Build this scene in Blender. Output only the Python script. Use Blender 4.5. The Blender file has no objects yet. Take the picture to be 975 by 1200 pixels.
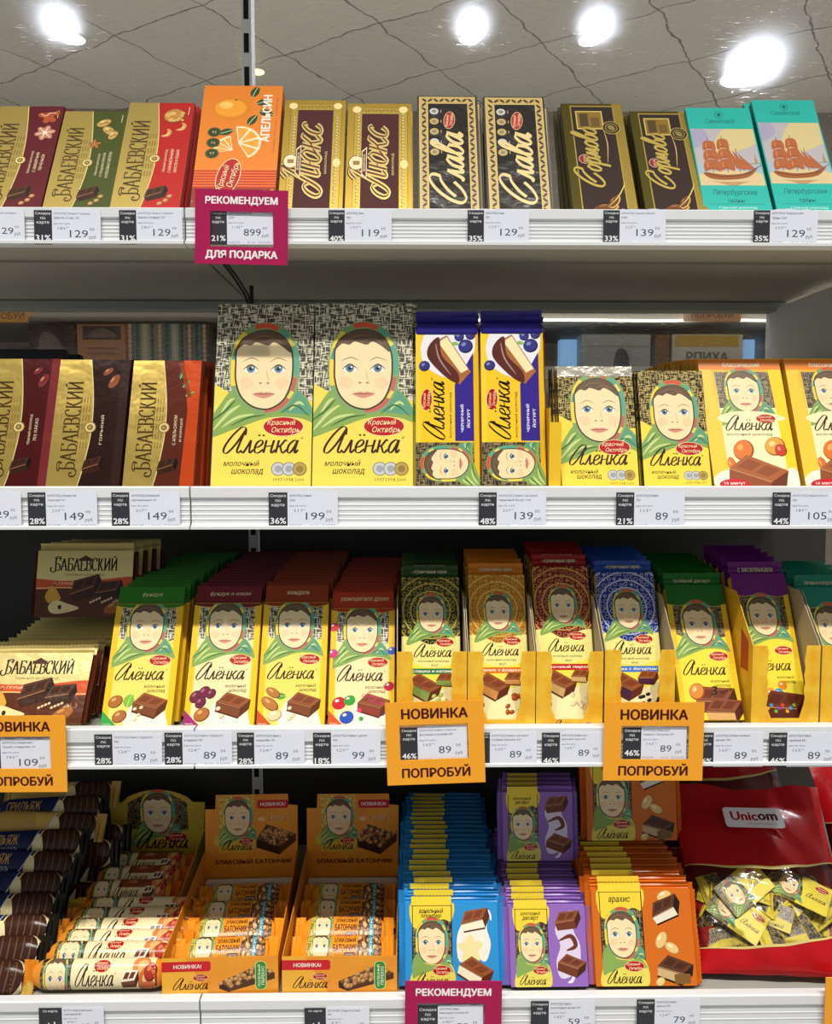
import bpy, bmesh, math, random
from mathutils import Vector, Matrix
RND = random.Random(7)
S = bpy.context.scene
COL = S.collection
PI = math.pi
rad = math.radians

# ---------------------------------------------------------------- camera
F, CX, CY = 980.0, 487.5, 600.0          # focal length in pixels of the 975 x 1200 frame
CAM = Vector((0, -.85, 1.5))
cd = bpy.data.cameras.new('camera')
cam = bpy.data.objects.new('camera', cd)
COL.objects.link(cam)
cam.location = CAM
cam.rotation_euler = (PI / 2 - rad(4.1), 0, -rad(.8))
cd.sensor_fit = 'VERTICAL'
cd.sensor_height = 36
cd.lens = 36 * F / 1200
cd.clip_start = .05
S.camera = cam
# ---------------------------------------------------------------- world, lamps, exposure
wd = bpy.data.worlds.new('world')
S.world = wd
wd.use_nodes = True
wd.node_tree.nodes['Background'].inputs[0].default_value = (.86, .93, 1, 1)
wd.node_tree.nodes['Background'].inputs[1].default_value = .42
LAMPS = [(-1.15, -1.28, 116), (-.6, -1.24, 116), (-.05, -1.22, 116), (.5, -1.24, 116), (1.05, -1.28, 116)]
for lx, ly, le in LAMPS:
    ld = bpy.data.lights.new('ceiling_spot', 'SPOT')
    ld.energy = le
    ld.color = (1, .955, .87)
    ld.spot_size = rad(66)
    ld.spot_blend = 1.
    ld.shadow_soft_size = .035
    lo = bpy.data.objects.new('ceiling_spot', ld)
    COL.objects.link(lo)
    lo.location = (lx, ly, 3.56)
    lo.rotation_euler = (rad(17), 0, 0)
for lx, ly in ((-2.2, 2.2), (0, 2.2), (2.2, 2.2)):          # added out of view to brighten the rack and ceiling beyond the panes
    ld = bpy.data.lights.new('aisle_fill', 'SPOT')
    ld.energy = 230
    ld.color = (.97, .98, 1)
    ld.spot_size = rad(140)
    ld.shadow_soft_size = .06
    lo = bpy.data.objects.new('aisle_fill', ld)
    COL.objects.link(lo)
    lo.location = (lx, ly, 3.55)
S.view_settings.view_transform = 'Standard'
S.view_settings.look = 'None'
S.view_settings.gamma = 1
S.view_settings.use_curve_mapping = False
S.view_settings.exposure = 0.0

# ---------------------------------------------------------------- pixel <-> place
RM = cam.rotation_euler.to_matrix()
def P(px, py, Y):
    d = RM @ Vector(((px - CX) / F, -(py - CY) / F, -1))
    return CAM + d * ((Y - CAM.y) / d.y)
def proj(v):
    q = RM.transposed() @ (Vector(v) - CAM)
    return CX + F * q.x / -q.z, CY - F * q.y / -q.z
def topheight(X, Y0, z0, lean, py):
    """length of a board standing at (X,Y0,z0), leaning back, whose top shows at pixel row py"""
    a, b = .01, .5
    for _ in range(40):
        h = (a + b) / 2
        if proj((X, Y0 + h * math.sin(lean), z0 + h * math.cos(lean)))[1] > py:
            a = h
        else:
            b = h
    return a

# ---------------------------------------------------------------- materials
_M = {}
def lin(hx):
    hx = hx.lstrip('#')
    c = [int(hx[i:i + 2], 16) / 255 for i in (0, 2, 4)]
    return tuple(x / 12.92 if x <= .04045 else ((x + .055) / 1.055) ** 2.4 for x in c) + (1,)
def M(hx, rough=.35, metal=0., bump=0., bscale=60., spec=.26, emit=0., key=''):
    k = (hx, rough, metal, bump, bscale, spec, emit)
    if k in _M:
        return _M[k]
    m = bpy.data.materials.new('paint_' + hx.strip('#'))
    m.use_nodes = True
    b = m.node_tree.nodes['Principled BSDF']
    b.inputs['Base Color'].default_value = lin(hx)
    b.inputs['Roughness'].default_value = rough
    b.inputs['Metallic'].default_value = metal
    b.inputs['Specular IOR Level'].default_value = spec
    if emit:
        b.inputs['Emission Color'].default_value = lin(hx)
        b.inputs['Emission Strength'].default_value = emit
    if bump:
        nt = m.node_tree
        tc = nt.nodes.new('ShaderNodeTexCoord')
        n = nt.nodes.new('ShaderNodeTexNoise')
        n.inputs['Scale'].default_value = bscale
        n.inputs['Detail'].default_value = 3
        bp = nt.nodes.new('ShaderNodeBump')
        bp.inputs['Strength'].default_value = bump
        bp.inputs['Distance'].default_value = .004
        nt.links.new(tc.outputs['Object'], n.inputs['Vector'])
        nt.links.new(n.outputs['Fac'], bp.inputs['Height'])
        nt.links.new(bp.outputs['Normal'], b.inputs['Normal'])
    _M[k] = m
    return m
def nodes_mat(name):
    m = bpy.data.materials.new(name)
    m.use_nodes = True
    nt = m.node_tree
    return m, nt, nt.nodes['Principled BSDF'], nt.links.new
def node(nt, kind, **kw):
    n = nt.nodes.new(kind)
    for k, v in kw.items():
        if k in n.inputs:
            n.inputs[k].default_value = v
        else:
            setattr(n, k, v)
    return n
def ramp(nt, src, stops, interp='LINEAR'):
    r = nt.nodes.new('ShaderNodeValToRGB')
    r.color_ramp.interpolation = interp
    e = r.color_ramp.elements
    while len(e) < len(stops):
        e.new(.5)
    for i, (p, c) in enumerate(stops):
        e[i].position = p
        e[i].color = c if len(c) == 4 else tuple(c) + (1,)
    nt.links.new(src, r.inputs[0])
    return r.outputs[0]
def tweed(name, dark, light, sc=1., rough=.35):
    """woven cloth print: short light dashes running both ways over a dark ground"""
    m, nt, b, L = nodes_mat(name)
    tc = node(nt, 'ShaderNodeTexCoord')
    fac = []
    for s in ((110 * sc, 1, 720 * sc), (720 * sc, 1, 110 * sc)):
        mp = node(nt, 'ShaderNodeMapping')
        mp.inputs['Scale'].default_value = s
        L(tc.outputs['Object'], mp.inputs['Vector'])
        n = node(nt, 'ShaderNodeTexNoise', Scale=1., Detail=0.)
        L(mp.outputs[0], n.inputs['Vector'])
        fac.append(n.outputs['Fac'])
    mx = node(nt, 'ShaderNodeMath', operation='MAXIMUM')
    L(fac[0], mx.inputs[0]); L(fac[1], mx.inputs[1])
    c = ramp(nt, mx.outputs[0], [(.55, lin(dark)), (.60, lin(light))])
    L(c, b.inputs['Base Color'])
    b.inputs['Roughness'].default_value = rough
    return m
def ornate(name, ground, line, cx, cz):
    """foil print of scrolls: rings round the face and a lattice of small cells"""
    m, nt, b, L = nodes_mat(name)
    tc = node(nt, 'ShaderNodeTexCoord')
    mp = node(nt, 'ShaderNodeMapping')
    mp.inputs['Location'].default_value = (-cx, 0, -cz)
    L(tc.outputs['Object'], mp.inputs['Vector'])
    v = node(nt, 'ShaderNodeTexVoronoi', Scale=165., feature='F1', Randomness=.3)
    L(mp.outputs[0], v.inputs['Vector'])
    a = ramp(nt, v.outputs['Distance'], [(0, (.9, .9, .9)), (.10, (0, 0, 0)), (.28, (0, 0, 0)), (.36, (1, 1, 1)), (.44, (0, 0, 0))])
    w = node(nt, 'ShaderNodeTexWave', wave_type='RINGS', rings_direction='SPHERICAL', Scale=36., Distortion=.6)
    L(mp.outputs[0], w.inputs['Vector'])
    r = ramp(nt, w.outputs['Fac'], [(.9, (0, 0, 0)), (.98, (1, 1, 1))])
    mx = node(nt, 'ShaderNodeMath', operation='MAXIMUM')
    L(a, mx.inputs[0]); L(r, mx.inputs[1])
    c = ramp(nt, mx.outputs[0], [(.3, lin(ground)), (.75, lin(line))])
    L(c, b.inputs['Base Color'])
    b.inputs['Roughness'].default_value = .28
    b.inputs['Metallic'].default_value = .35
    return m
def mottled(name, c1, c2, sc, rough=.4, c3=None, metal=0., detail=3., p=(.38, .62)):
    m, nt, b, L = nodes_mat(name)
    tc = node(nt, 'ShaderNodeTexCoord')
    n = node(nt, 'ShaderNodeTexNoise', Scale=sc, Detail=detail)
    L(tc.outputs['Object'], n.inputs['Vector'])
    st = [(p[0], lin(c1)), (p[1], lin(c2))]
    if c3:
        st.append((min(.98, p[1] + .12), lin(c3)))
    L(ramp(nt, n.outputs['Fac'], st), b.inputs['Base Color'])
    b.inputs['Roughness'].default_value = rough
    b.inputs['Metallic'].default_value = metal
    return m
def clumps(name, c1, c2, c3, sc):
    """print of puffed grain: rounded kernels with dark gaps"""
    m, nt, b, L = nodes_mat(name)
    tc = node(nt, 'ShaderNodeTexCoord')
    v = node(nt, 'ShaderNodeTexVoronoi', Scale=sc, feature='F1')
    L(tc.outputs['Object'], v.inputs['Vector'])
    L(ramp(nt, v.outputs['Distance'], [(.0, lin(c1)), (.35, lin(c2)), (.62, lin(c3))]), b.inputs['Base Color'])
    b.inputs['Roughness'].default_value = .4
    return m

# ---------------------------------------------------------------- flat print
def clip_poly(pts, c):
    x0, y0, x1, y1 = c
    for ax, lim, sg in ((0, x0, 1), (0, x1, -1), (1, y0, 1), (1, y1, -1)):
        out = []
        n = len(pts)
        for i in range(n):
            p, q = pts[i - 1], pts[i]
            a, b = sg * (p[ax] - lim), sg * (q[ax] - lim)
            if (a >= 0) != (b >= 0):
                t = a / (a - b)
                out.append((p[0] + (q[0] - p[0]) * t, p[1] + (q[1] - p[1]) * t))
            if b >= 0:
                out.append(q)
        pts = out
        if len(pts) < 3:
            return []
    return pts
_T = {}
def text_polys(s, bold=0., res=2, mono=False):
    k = (s, bold, res)
    s0 = s
    s = s.replace('ф', 'о').replace('Ф', 'О')
    if k not in _T:
        c = bpy.data.curves.new('t', 'FONT')
        c.body = s
        c.resolution_u = res
        c.offset = bold
        o = bpy.data.objects.new('t', c)
        m = o.to_mesh()
        V = [(v.co.x, v.co.y) for v in m.vertices]
        _T[k] = [[V[i] for i in p.vertices] for p in m.polygons]
        o.to_mesh_clear()
        bpy.data.objects.remove(o)
        bpy.data.curves.remove(c)
        for i, ch in enumerate(s0):                 # the stems of Cyrillic ef
            if ch in 'фФ':
                r = max(x for p in text_polys(s[:i + 1], 0, res) for x, y in p)
                ow = [x for p in text_polys(s[i], 0, res) for x, y in p]
                xc = r - (max(ow) - min(ow)) / 2
                lo_, hi_ = (-.2, .74) if ch == 'ф' else (-.04, .78)
                _T[k].append([(xc - .045, lo_), (xc + .045, lo_), (xc + .045, hi_), (xc - .045, hi_)])
    return _T[k]
def crom(pts, n=5):
    if len(pts) < 3:
        return list(pts)
    e = [pts[0]] + list(pts) + [pts[-1]]
    out = []
    for i in range(1, len(e) - 2):
        a, b, c, d = e[i - 1:i + 3]
        for j in range(n):
            t = j / n
            out.append(tuple(.5 * (2 * b[k] + (c[k] - a[k]) * t + (2 * a[k] - 5 * b[k] + 4 * c[k] - d[k]) * t * t + (3 * b[k] - a[k] - 3 * c[k] + d[k]) * t ** 3) for k in (0, 1)))
    return out + [tuple(pts[-1])]
def closed(pts, n=4):
    e = [pts[-1]] + list(pts) + [pts[0], pts[1]]
    out = []
    for i in range(1, len(e) - 2):
        a, b, c, d = e[i - 1:i + 3]
        for j in range(n):
            t = j / n
            out.append(tuple(.5 * (2 * b[k] + (c[k] - a[k]) * t + (2 * a[k] - 5 * b[k] + 4 * c[k] - d[k]) * t * t + (3 * b[k] - a[k] - 3 * c[k] + d[k]) * t ** 3) for k in (0, 1)))
    return out
# hand-lettered alphabets: advance, strokes (x-height .5, capital 1)
SCR = {
 'А': (.86, [[(.82, .70), (.78, .96), (.58, 1.0), (.28, .68), (.06, .26), (.07, .02), (.24, .01), (.5, .34), (.76, .86)], [(.78, .92), (.66, .36), (.62, .1), (.68, 0), (.82, .1)]]),
 'л': (.44, [[(-.04, .06), (.02, 0), (.1, .1), (.26, .5)], [(.26, .5), (.28, .12), (.33, 0), (.45, .12)]]),
 'ё': (.42, [[(.06, .2), (.24, .26), (.34, .38), (.26, .5), (.1, .4), (.05, .17), (.12, .01), (.26, .01), (.42, .14)], [(.12, .66), (.13, .72)], [(.3, .66), (.31, .72)]]),
 'н': (.52, [[(.06, .5), (.05, .0)], [(.05, .25), (.36, .28)], [(.38, .5), (.35, .1), (.4, 0), (.52, .12)]]),
 'к': (.48, [[(.07, .5), (.05, 0)], [(.06, .22), (.2, .3), (.34, .5), (.42, .46)], [(.17, .29), (.28, .06), (.36, 0), (.48, .12)]]),
 'а': (.5, [[(.38, .42), (.26, .5), (.08, .34), (.04, .12), (.12, 0), (.25, .1), (.38, .44)], [(.4, .5), (.36, .1), (.4, 0), (.5, .12)]]),
 'с': (.36, [[(.32, .4), (.24, .5), (.08, .34), (.05, .12), (.14, 0), (.28, .03), (.36, .14)]]),
 'о': (.42, [[(.22, .5), (.07, .34), (.06, .1), (.18, 0), (.33, .14), (.35, .38), (.22, .5), (.42, .42)]]),
 'в': (.44, [[(.02, .12), (.2, .5), (.36, .86), (.3, 1.0), (.18, .8), (.08, .3), (.1, .04), (.22, 0), (.36, .16), (.34, .42), (.2, .48), (.44, .4)]]),
 'р': (.46, [[(.0, .3), (.12, .5), (.08, -.4)], [(.1, .3), (.22, .5), (.36, .42), (.36, .14), (.24, 0), (.12, .06)], [(.3, .04), (.46, .2)]]),
 'м': (.62, [[(-.02, .05), (.04, 0), (.1, .1), (.2, .5)], [(.2, .5), (.28, .04)], [(.28, .04), (.46, .5)], [(.46, .5), (.48, .1), (.52, 0), (.62, .12)]]),
 'ю': (.6, [[(.06, .5), (.05, 0)], [(.05, .25), (.22, .27)], [(.36, .5), (.22, .34), (.22, .1), (.34, 0), (.48, .14), (.5, .38), (.36, .5)], [(.48, .1), (.6, .2)]]),
 'Л': (.8, [[(.28, .3), (.16, .4), (.0, .3), (-.06, .08), (.08, -.06), (.26, .06), (.42, .5), (.62, 1.02)], [(.3, .86), (.44, 1.0), (.62, 1.0)], [(.62, 1.02), (.6, .3), (.62, .02), (.78, .1)]]),
 'С': (1.0, [[(.98, .72), (1.0, .95), (.8, 1.06), (.45, .86), (.16, .46), (.1, .1), (.3, -.06), (.6, .05), (.86, .3)], [(.98, .72), (.8, .7), (.5, .5), (.3, .26)]]),
}
CAP = {
 'Б': (.72, [[(.14, 0), (.14, 1)], [(.02, 1), (.6, 1), (.62, .84)], [(.14, .56), (.4, .56), (.62, .42), (.62, .14), (.4, 0), (.02, 0)]]),
 'А': (.78, [[(.06, 0), (.38, 1)], [(.38, 1), (.7, 0)], [(.18, .36), (.56, .36)], [(-.02, 0), (.16, 0)], [(.56, 0), (.8, 0)]]),
 'Е': (.66, [[(.14, 0), (.14, 1)], [(.02, 1), (.54, 1), (.57, .84)], [(.14, .52), (.44, .52)], [(.02, 0), (.56, 0), (.6, .18)]]),
 'В': (.7, [[(.14, 0), (.14, 1)], [(.02, 1), (.4, 1), (.56, .88), (.54, .62), (.36, .54), (.14, .54)], [(.36, .54), (.6, .44), (.62, .12), (.4, 0), (.02, 0)]]),
 'С': (.7, [[(.6, .74), (.58, .96), (.38, 1.02), (.14, .84), (.08, .5), (.14, .16), (.38, -.02), (.6, .14)]]),
 'К': (.74, [[(.14, 0), (.14, 1)], [(.02, 1), (.26, 1)], [(.02, 0), (.26, 0)], [(.16, .5), (.34, .6), (.5, .95), (.62, .98)], [(.26, .56), (.5, .12), (.6, 0), (.74, .02)]]),
 'И': (.82, [[(.14, 0), (.14, 1)], [(.66, 0), (.66, 1)], [(.14, .08), (.66, .92)], [(.04, 1), (.24, 1)], [(.04, 0), (.24, 0)], [(.56, 1), (.76, 1)], [(.56, 0), (.76, 0)]]),
}
CAP['Й'] = (.82, CAP['И'][1] + [[(.3, 1.16), (.42, 1.1), (.56, 1.2)]])
class Art:
    """print on one face; 100 units across, origin at the lower left corner"""
    def __init__(s, w, h, rough=.33, metal=0., bump=0., bscale=60.):
        s.w, s.h = w, h
        s.k = w / 100.
        s.H = h / s.k
        s.items = []
        s.lev = []
        s.clip = (0, 0, 100, s.H)
        s.fin = dict(rough=rough, metal=metal, bump=bump, bscale=bscale)
    def mat(s, m):
        return M(m, **s.fin) if isinstance(m, str) else m
    def add(s, polys, m):
        c = s.clip
        out = []
        for p in polys:
            xs = [q[0] for q in p]; ys = [q[1] for q in p]
            if min(xs) < c[0] or max(xs) > c[2] or min(ys) < c[1] or max(ys) > c[3]:
                p = clip_poly(p, c)
            if len(p) > 2:
                out.append(p)
        if out:
            xs = [q[0] for p in out for q in p]; ys = [q[1] for p in out for q in p]
            bb = (min(xs), min(ys), max(xs), max(ys))
            lv = 1
            for l2, b2 in s.lev:
                if l2 >= lv and b2[0] < bb[2] and b2[2] > bb[0] and b2[1] < bb[3] and b2[3] > bb[1]:
                    lv = l2 + 1
            s.lev.append((lv, bb))
            s.items.append((s.mat(m), out, lv))
    def poly(s, pts, m): s.add([list(pts)], m)
    def rect(s, x0, y0, x1, y1, m): s.add([[(x0, y0), (x1, y0), (x1, y1), (x0, y1)]], m)
    def rrect(s, x0, y0, x1, y1, r, m):
        p = []
        for cx, cy, a in ((x1 - r, y0 + r, -90), (x1 - r, y1 - r, 0), (x0 + r, y1 - r, 90), (x0 + r, y0 + r, 180)):
            p += [(cx + r * math.cos(rad(a + t)), cy + r * math.sin(rad(a + t))) for t in (0, 30, 60, 90)]
        s.poly(p, m)
    def ell(s, cx, cy, rx, ry, m, rot=0, n=20):
        c, q = math.cos(rad(rot)), math.sin(rad(rot))
        s.poly([(cx + rx * math.cos(t) * c - ry * math.sin(t) * q, cy + rx * math.cos(t) * q + ry * math.sin(t) * c) for t in [2 * PI * i / n for i in range(n)]], m)
    def blob(s, pts, m, n=4): s.poly(closed(pts, n), m)
    def stroke(s, pts, w, m, taper=False, n=5):
        s.add(ribbon(crom(pts, n), w, w, 0, taper), m)
    def text(s, t, cx, cy, w, h, m, rot=0, bold=0., shear=0., res=2):
        """t fitted into a w x h box centred on (cx, cy); h None keeps the letters' proportions"""
        pp = text_polys(t, 0, res)
        if bold > .008:
            e = bold * .8
            sets = [[[(x + dx, y + dy) for x, y in p] for p in pp] for dx, dy in ((-e, 0), (e, 0), (0, e * .7), (0, -e * .7))]
        else:
            sets = [pp]
        pp = [p for q in sets for p in q]
        xs = [q[0] + shear * q[1] for p in pp for q in p]; ys = [q[1] for p in pp for q in p]
        x0, x1, y0, y1 = min(xs), max(xs), min(ys), max(ys)
        sx = w / (x1 - x0)
        sy = h / (y1 - y0) if h else sx
        c, q_ = math.cos(rad(rot)), math.sin(rad(rot))
        for pp in sets:
            out = []
            for p in pp:
                o = []
                for x, y in p:
                    u = (x + shear * y - (x0 + x1) / 2) * sx
                    v = (y - (y0 + y1) / 2) * sy
                    o.append((cx + u * c - v * q_, cy + u * q_ + v * c))
                out.append(o)
            s.add(out, m)
    def script(s, word, x, y, w, m, glyphs=SCR, wmin=.035, wmax=.1, shear=.22, rot=0, ysc=1., track=0., extra=()):
        adv, strokes = 0, list(extra)
        for ch in word:
            a, st = glyphs[ch]
            strokes += [[(px + adv, py) for px, py in q] for q in st]
            adv += a + track
        k = w / adv
        c, q_ = math.cos(rad(rot)), math.sin(rad(rot))
        for st in strokes:
            out = []
            pts = crom(st, 5) if glyphs is SCR or len(st) > 2 else st
            for quad in ribbon(pts, wmin, wmax, 0 if glyphs is CAP else .25, False):
                o = []
                for px, py in quad:
                    u, v = (px + shear * py) * k, py * k * ysc
                    o.append((x + u * c - v * q_, y + u * q_ + v * c))
                out.append(o)
            s.add(out, m)
def ribbon(pts, wmin, wmax, nib, taper):
    n = len(pts)
    L, Rr = [], []
    for i, p in enumerate(pts):
        a, b = pts[max(0, i - 1)], pts[min(n - 1, i + 1)]
        dx, dy = b[0] - a[0], b[1] - a[1]
        l = math.hypot(dx, dy) or 1e-9
        dx /= l; dy /= l
        wd_ = wmin + (wmax - wmin) * abs(dy * math.cos(nib) + dx * math.sin(nib)) ** 1.4
        if taper:
            wd_ *= .15 + .85 * math.sin(PI * (i + .3) / (n - .4))
        L.append((p[0] - dy * wd_ / 2, p[1] + dx * wd_ / 2))
        Rr.append((p[0] + dy * wd_ / 2, p[1] - dx * wd_ / 2))
    return [[Rr[i], Rr[i + 1], L[i + 1], L[i]] for i in range(n - 1)]

# ---------------------------------------------------------------- meshes
class B:
    OFF = 1.2e-5
    def __init__(s):
        s.bm = bmesh.new()
        s.mats = []
    def mi(s, m):
        if isinstance(m, str):
            m = M(m)
        if m not in s.mats:
            s.mats.append(m)
        return s.mats.index(m)
    def face(s, pts, m):
        try:
            f = s.bm.faces.new([s.bm.verts.new(p) for p in pts])
            f.material_index = s.mi(m)
            return f
        except ValueError:
            pass
    def box(s, x0, x1, y0, y1, z0, z1, m, bev=0., seg=1, xf=None, sides=None):
        """sides: {'f','b','l','r','t','u': material} by outward direction"""
        t = bmesh.new()
        bmesh.ops.create_cube(t, size=1)
        for v in t.verts:
            v.co = Vector(((x0 + x1) / 2 + v.co.x * (x1 - x0), (y0 + y1) / 2 + v.co.y * (y1 - y0), (z0 + z1) / 2 + v.co.z * (z1 - z0)))
        if bev:
            bmesh.ops.bevel(t, geom=list(t.edges), offset=bev, segments=seg, affect='EDGES', profile=.5)
        s.join(t, m, xf, sides)
    def join(s, t, m, xf=None, sides=None):
        t.normal_update()
        mp = {}
        for v in t.verts:
            mp[v] = s.bm.verts.new(xf(v.co) if xf else v.co)
        dirs = {'f': Vector((0, -1, 0)), 'b': Vector((0, 1, 0)), 'l': Vector((-1, 0, 0)), 'r': Vector((1, 0, 0)), 't': Vector((0, 0, 1)), 'u': Vector((0, 0, -1))}
        for f in t.faces:
            g = s.bm.faces.new([mp[v] for v in f.verts])
            mm = m
            for k, v in (sides or {}).items():
                if f.normal.dot(dirs[k]) > .8:
                    mm = v
            g.material_index = s.mi(mm)
            g.smooth = f.smooth
        t.free()
    def prism(s, prof, x0, x1, m, axis='x'):
        """profile of (y,z) drawn out along x (or (x,z) along y)"""
        f = (lambda a, p: (a, p[0], p[1])) if axis == 'x' else ((lambda a, p: (p[0], a, p[1])) if axis == 'y' else (lambda a, p: (p[0], p[1], a)))
        A = [s.bm.verts.new(f(x0, p)) for p in prof]
        C = [s.bm.verts.new(f(x1, p)) for p in prof]
        n = len(prof)
        k = s.mi(m)
        for i in range(n):
            s.bm.faces.new([A[i], A[(i + 1) % n], C[(i + 1) % n], C[i]]).material_index = k
        s.bm.faces.new(A[::-1]).material_index = k
        s.bm.faces.new(C).material_index = k
    def tube(s, pts, r, m, n=8):
        rings = []
        for i, p in enumerate(pts):
            d = (Vector(pts[min(i + 1, len(pts) - 1)]) - Vector(pts[max(i - 1, 0)])).normalized()
            u = d.orthogonal().normalized()
            if abs(d.x) < .9:
                u = d.cross(Vector((1, 0, 0))).normalized()
            w = d.cross(u)
            rr = r[i] if isinstance(r, (list, tuple)) else r
            rings.append([s.bm.verts.new(Vector(p) + (u * math.cos(2 * PI * k / n) + w * math.sin(2 * PI * k / n)) * rr) for k in range(n)])
        k_ = s.mi(m)
        for a, b in zip(rings, rings[1:]):
            for k in range(n):
                f = s.bm.faces.new([a[k], a[(k + 1) % n], b[(k + 1) % n], b[k]])
                f.material_index = k_
                f.smooth = True
        s.bm.faces.new(rings[0][::-1]).material_index = k_
        s.bm.faces.new(rings[-1]).material_index = k_
    def grid(s, nu, nv, fn, m, smooth=True):
        V = [[s.bm.verts.new(fn(i / nu, j / nv)) for i in range(nu + 1)] for j in range(nv + 1)]
        for j in range(nv):
            for i in range(nu):
                mm = m((i + .5) / nu, (j + .5) / nv) if callable(m) else m
                if mm is None:
                    continue
                f = s.bm.faces.new([V[j][i], V[j][i + 1], V[j + 1][i + 1], V[j + 1][i]])
                f.material_index = s.mi(mm)
                f.smooth = smooth
    def art(s, a, x0=None, z0=0., y0=0., warp=None, slices=0, off=None, xf=None, xsl=0):
        """lay the print on the face y = y0; warp(x, z, d) bends it, d is the distance off the face"""
        off = off or s.OFF
        x0 = -a.w / 2 if x0 is None else x0
        t = bmesh.new()
        mats = []
        for m, polys, L in a.items:
            mi = s.mi(m)
            for p in polys:
                try:
                    f = t.faces.new([t.verts.new((x0 + q[0] * a.k, -L * off - (3e-4 if warp else 0), z0 + q[1] * a.k)) for q in p])
                    f.material_index = mi
                except ValueError:
                    pass
        if slices:
            for i in range(1, slices):
                z = z0 + a.h * i / slices
                g = list(t.verts) + list(t.edges) + list(t.faces)
                bmesh.ops.bisect_plane(t, geom=g, plane_co=(0, 0, z), plane_no=(0, 0, 1))
        for i in range(1, xsl):
            g = list(t.verts) + list(t.edges) + list(t.faces)
            bmesh.ops.bisect_plane(t, geom=g, plane_co=(x0 + a.w * i / xsl, 0, 0), plane_no=(1, 0, 0))
        mp = {}
        for v in t.verts:
            c = v.co
            q = warp(c.x, c.z, -c.y) if warp else Vector((c.x, y0 + c.y, c.z))
            mp[v] = s.bm.verts.new(xf(Vector(q)) if xf else q)
        for f in t.faces:
            try:
                g = s.bm.faces.new([mp[v] for v in f.verts])
                g.material_index = f.material_index
                g.smooth = bool(warp)
            except ValueError:
                pass
        t.free()
    def build(s, name, parent=None):
        me = bpy.data.meshes.new(name)
        s.bm.to_mesh(me)
        s.bm.free()
        for m in s.mats:
            me.materials.append(m)
        o = bpy.data.objects.new(name, me)
        COL.objects.link(o)
        if parent is not None:
            o.parent = parent
        return o
def empty(name, loc=(0, 0, 0)):
    o = bpy.data.objects.new(name, None)
    o.empty_display_size = .02
    COL.objects.link(o)
    o.location = loc
    return o
def tag(o, label, cat, group=None):
    o['label'] = label
    o['category'] = cat
    if group:
        o['group'] = group
    return o
def struct(o):
    o['kind'] = 'structure'
    return o
def dup(o, parent=None):
    c = o.copy()
    COL.objects.link(c)
    if parent is not None:
        c.parent = parent
    for ch in list(o.children):
        dup(ch, c)
    return c
ORD = 'first second third fourth fifth sixth seventh eighth ninth tenth eleventh twelfth thirteenth fourteenth fifteenth sixteenth seventeenth eighteenth nineteenth twentieth'.split() + \
    ['twenty-first', 'twenty-second', 'twenty-third', 'twenty-fourth', 'twenty-fifth', 'twenty-sixth', 'twenty-seventh', 'twenty-eighth', 'twenty-ninth', 'thirtieth']
def stand(o, X, Y, zs, t, lean, yaw=0.):
    o.location = (X, Y, zs + t * math.sin(lean) + .0004)
    o.rotation_euler = (-lean, 0, yaw)
def stack(o, n, X, Y0, zs, t, h, lean0, lean1, label, cat, group, yaw=0., gap=.0018, jit=.002, front='front of its row', drift=0., curve=1.):
    """o and n-1 copies one behind the other, leaning back on the shelf"""
    y, l = Y0, lean0
    lst = []
    for i in range(n):
        c = o if i == 0 else dup(o)
        stand(c, X + (RND.uniform(-jit, jit) if i else 0) + drift * i, y, zs, t, rad(l), yaw)
        tag(c, f'{label}, {front}' if i == 0 else f'{label}, {ORD[i]} back in its row', cat, group)
        lst.append(c)
        l2 = lean0 + (lean1 - lean0) * ((i + 1) / max(1, n - 1)) ** curve
        y += t / math.cos(rad(l)) + gap + max(0, h * (math.tan(rad(l)) - math.tan(rad(l2))) * math.cos(rad(l)))
        l = l2
    return lst

# ================================================================ the place
def PZ(px, py, z):
    d = RM @ Vector(((px - CX) / F, -(py - CY) / F, -1))
    return CAM + d * ((z - CAM.z) / d.z)
LIP = [P(473, y, 0).z for y in (244, 570, 852.5, 1169.5)]
ZS = [z - d for z, d in zip(LIP, (.004, .005, .008, .005))]
LOW = [P(473, y, 0).z for y in (293.5, 625.5, 903.5, 1232)]
XS = P(225, 700, 0).x                     # where the two bays meet
XL, XR = -.86, .535
BACK = .362
CEIL = 3.6

b = B(); b.box(-6, 6, -5, 6, -.05, 0, mottled('floor_tile', '#c9c4ba', '#d8d3c9', 3., .4)); struct(b.build('floor'))
def ceiling_mat():
    m, nt, bs, L = nodes_mat('ceiling_tiles')
    tc = node(nt, 'ShaderNodeTexCoord')
    nz = node(nt, 'ShaderNodeTexNoise', Scale=5., Detail=2.)
    L(tc.outputs['Object'], nz.inputs['Vector'])
    vs = node(nt, 'ShaderNodeVectorMath', operation='MULTIPLY_ADD')
    L(nz.outputs['Color'], vs.inputs[0]); vs.inputs[1].default_value = (.10, .10, 0); L(tc.outputs['Object'], vs.inputs[2])
    mp = node(nt, 'ShaderNodeMapping'); mp.inputs['Rotation'].default_value = (0, 0, rad(33)); mp.inputs['Location'].default_value = (.17, .1, 0)
    L(vs.outputs[0], mp.inputs['Vector'])
    br = node(nt, 'ShaderNodeTexBrick', offset=0., offset_frequency=1, Scale=1.)
    br.inputs['Color1'].default_value = lin('#dcd8cd'); br.inputs['Color2'].default_value = lin('#d2cec3'); br.inputs['Mortar'].default_value = lin('#5d5c58')
    br.inputs['Mortar Size'].default_value = .006; br.inputs['Mortar Smooth'].default_value = .5
    br.inputs['Brick Width'].default_value = .6; br.inputs['Row Height'].default_value = .6
    L(mp.outputs[0], br.inputs['Vector'])
    L(br.outputs['Color'], bs.inputs['Base Color']); bs.inputs['Roughness'].default_value = .8
    return m
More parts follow.
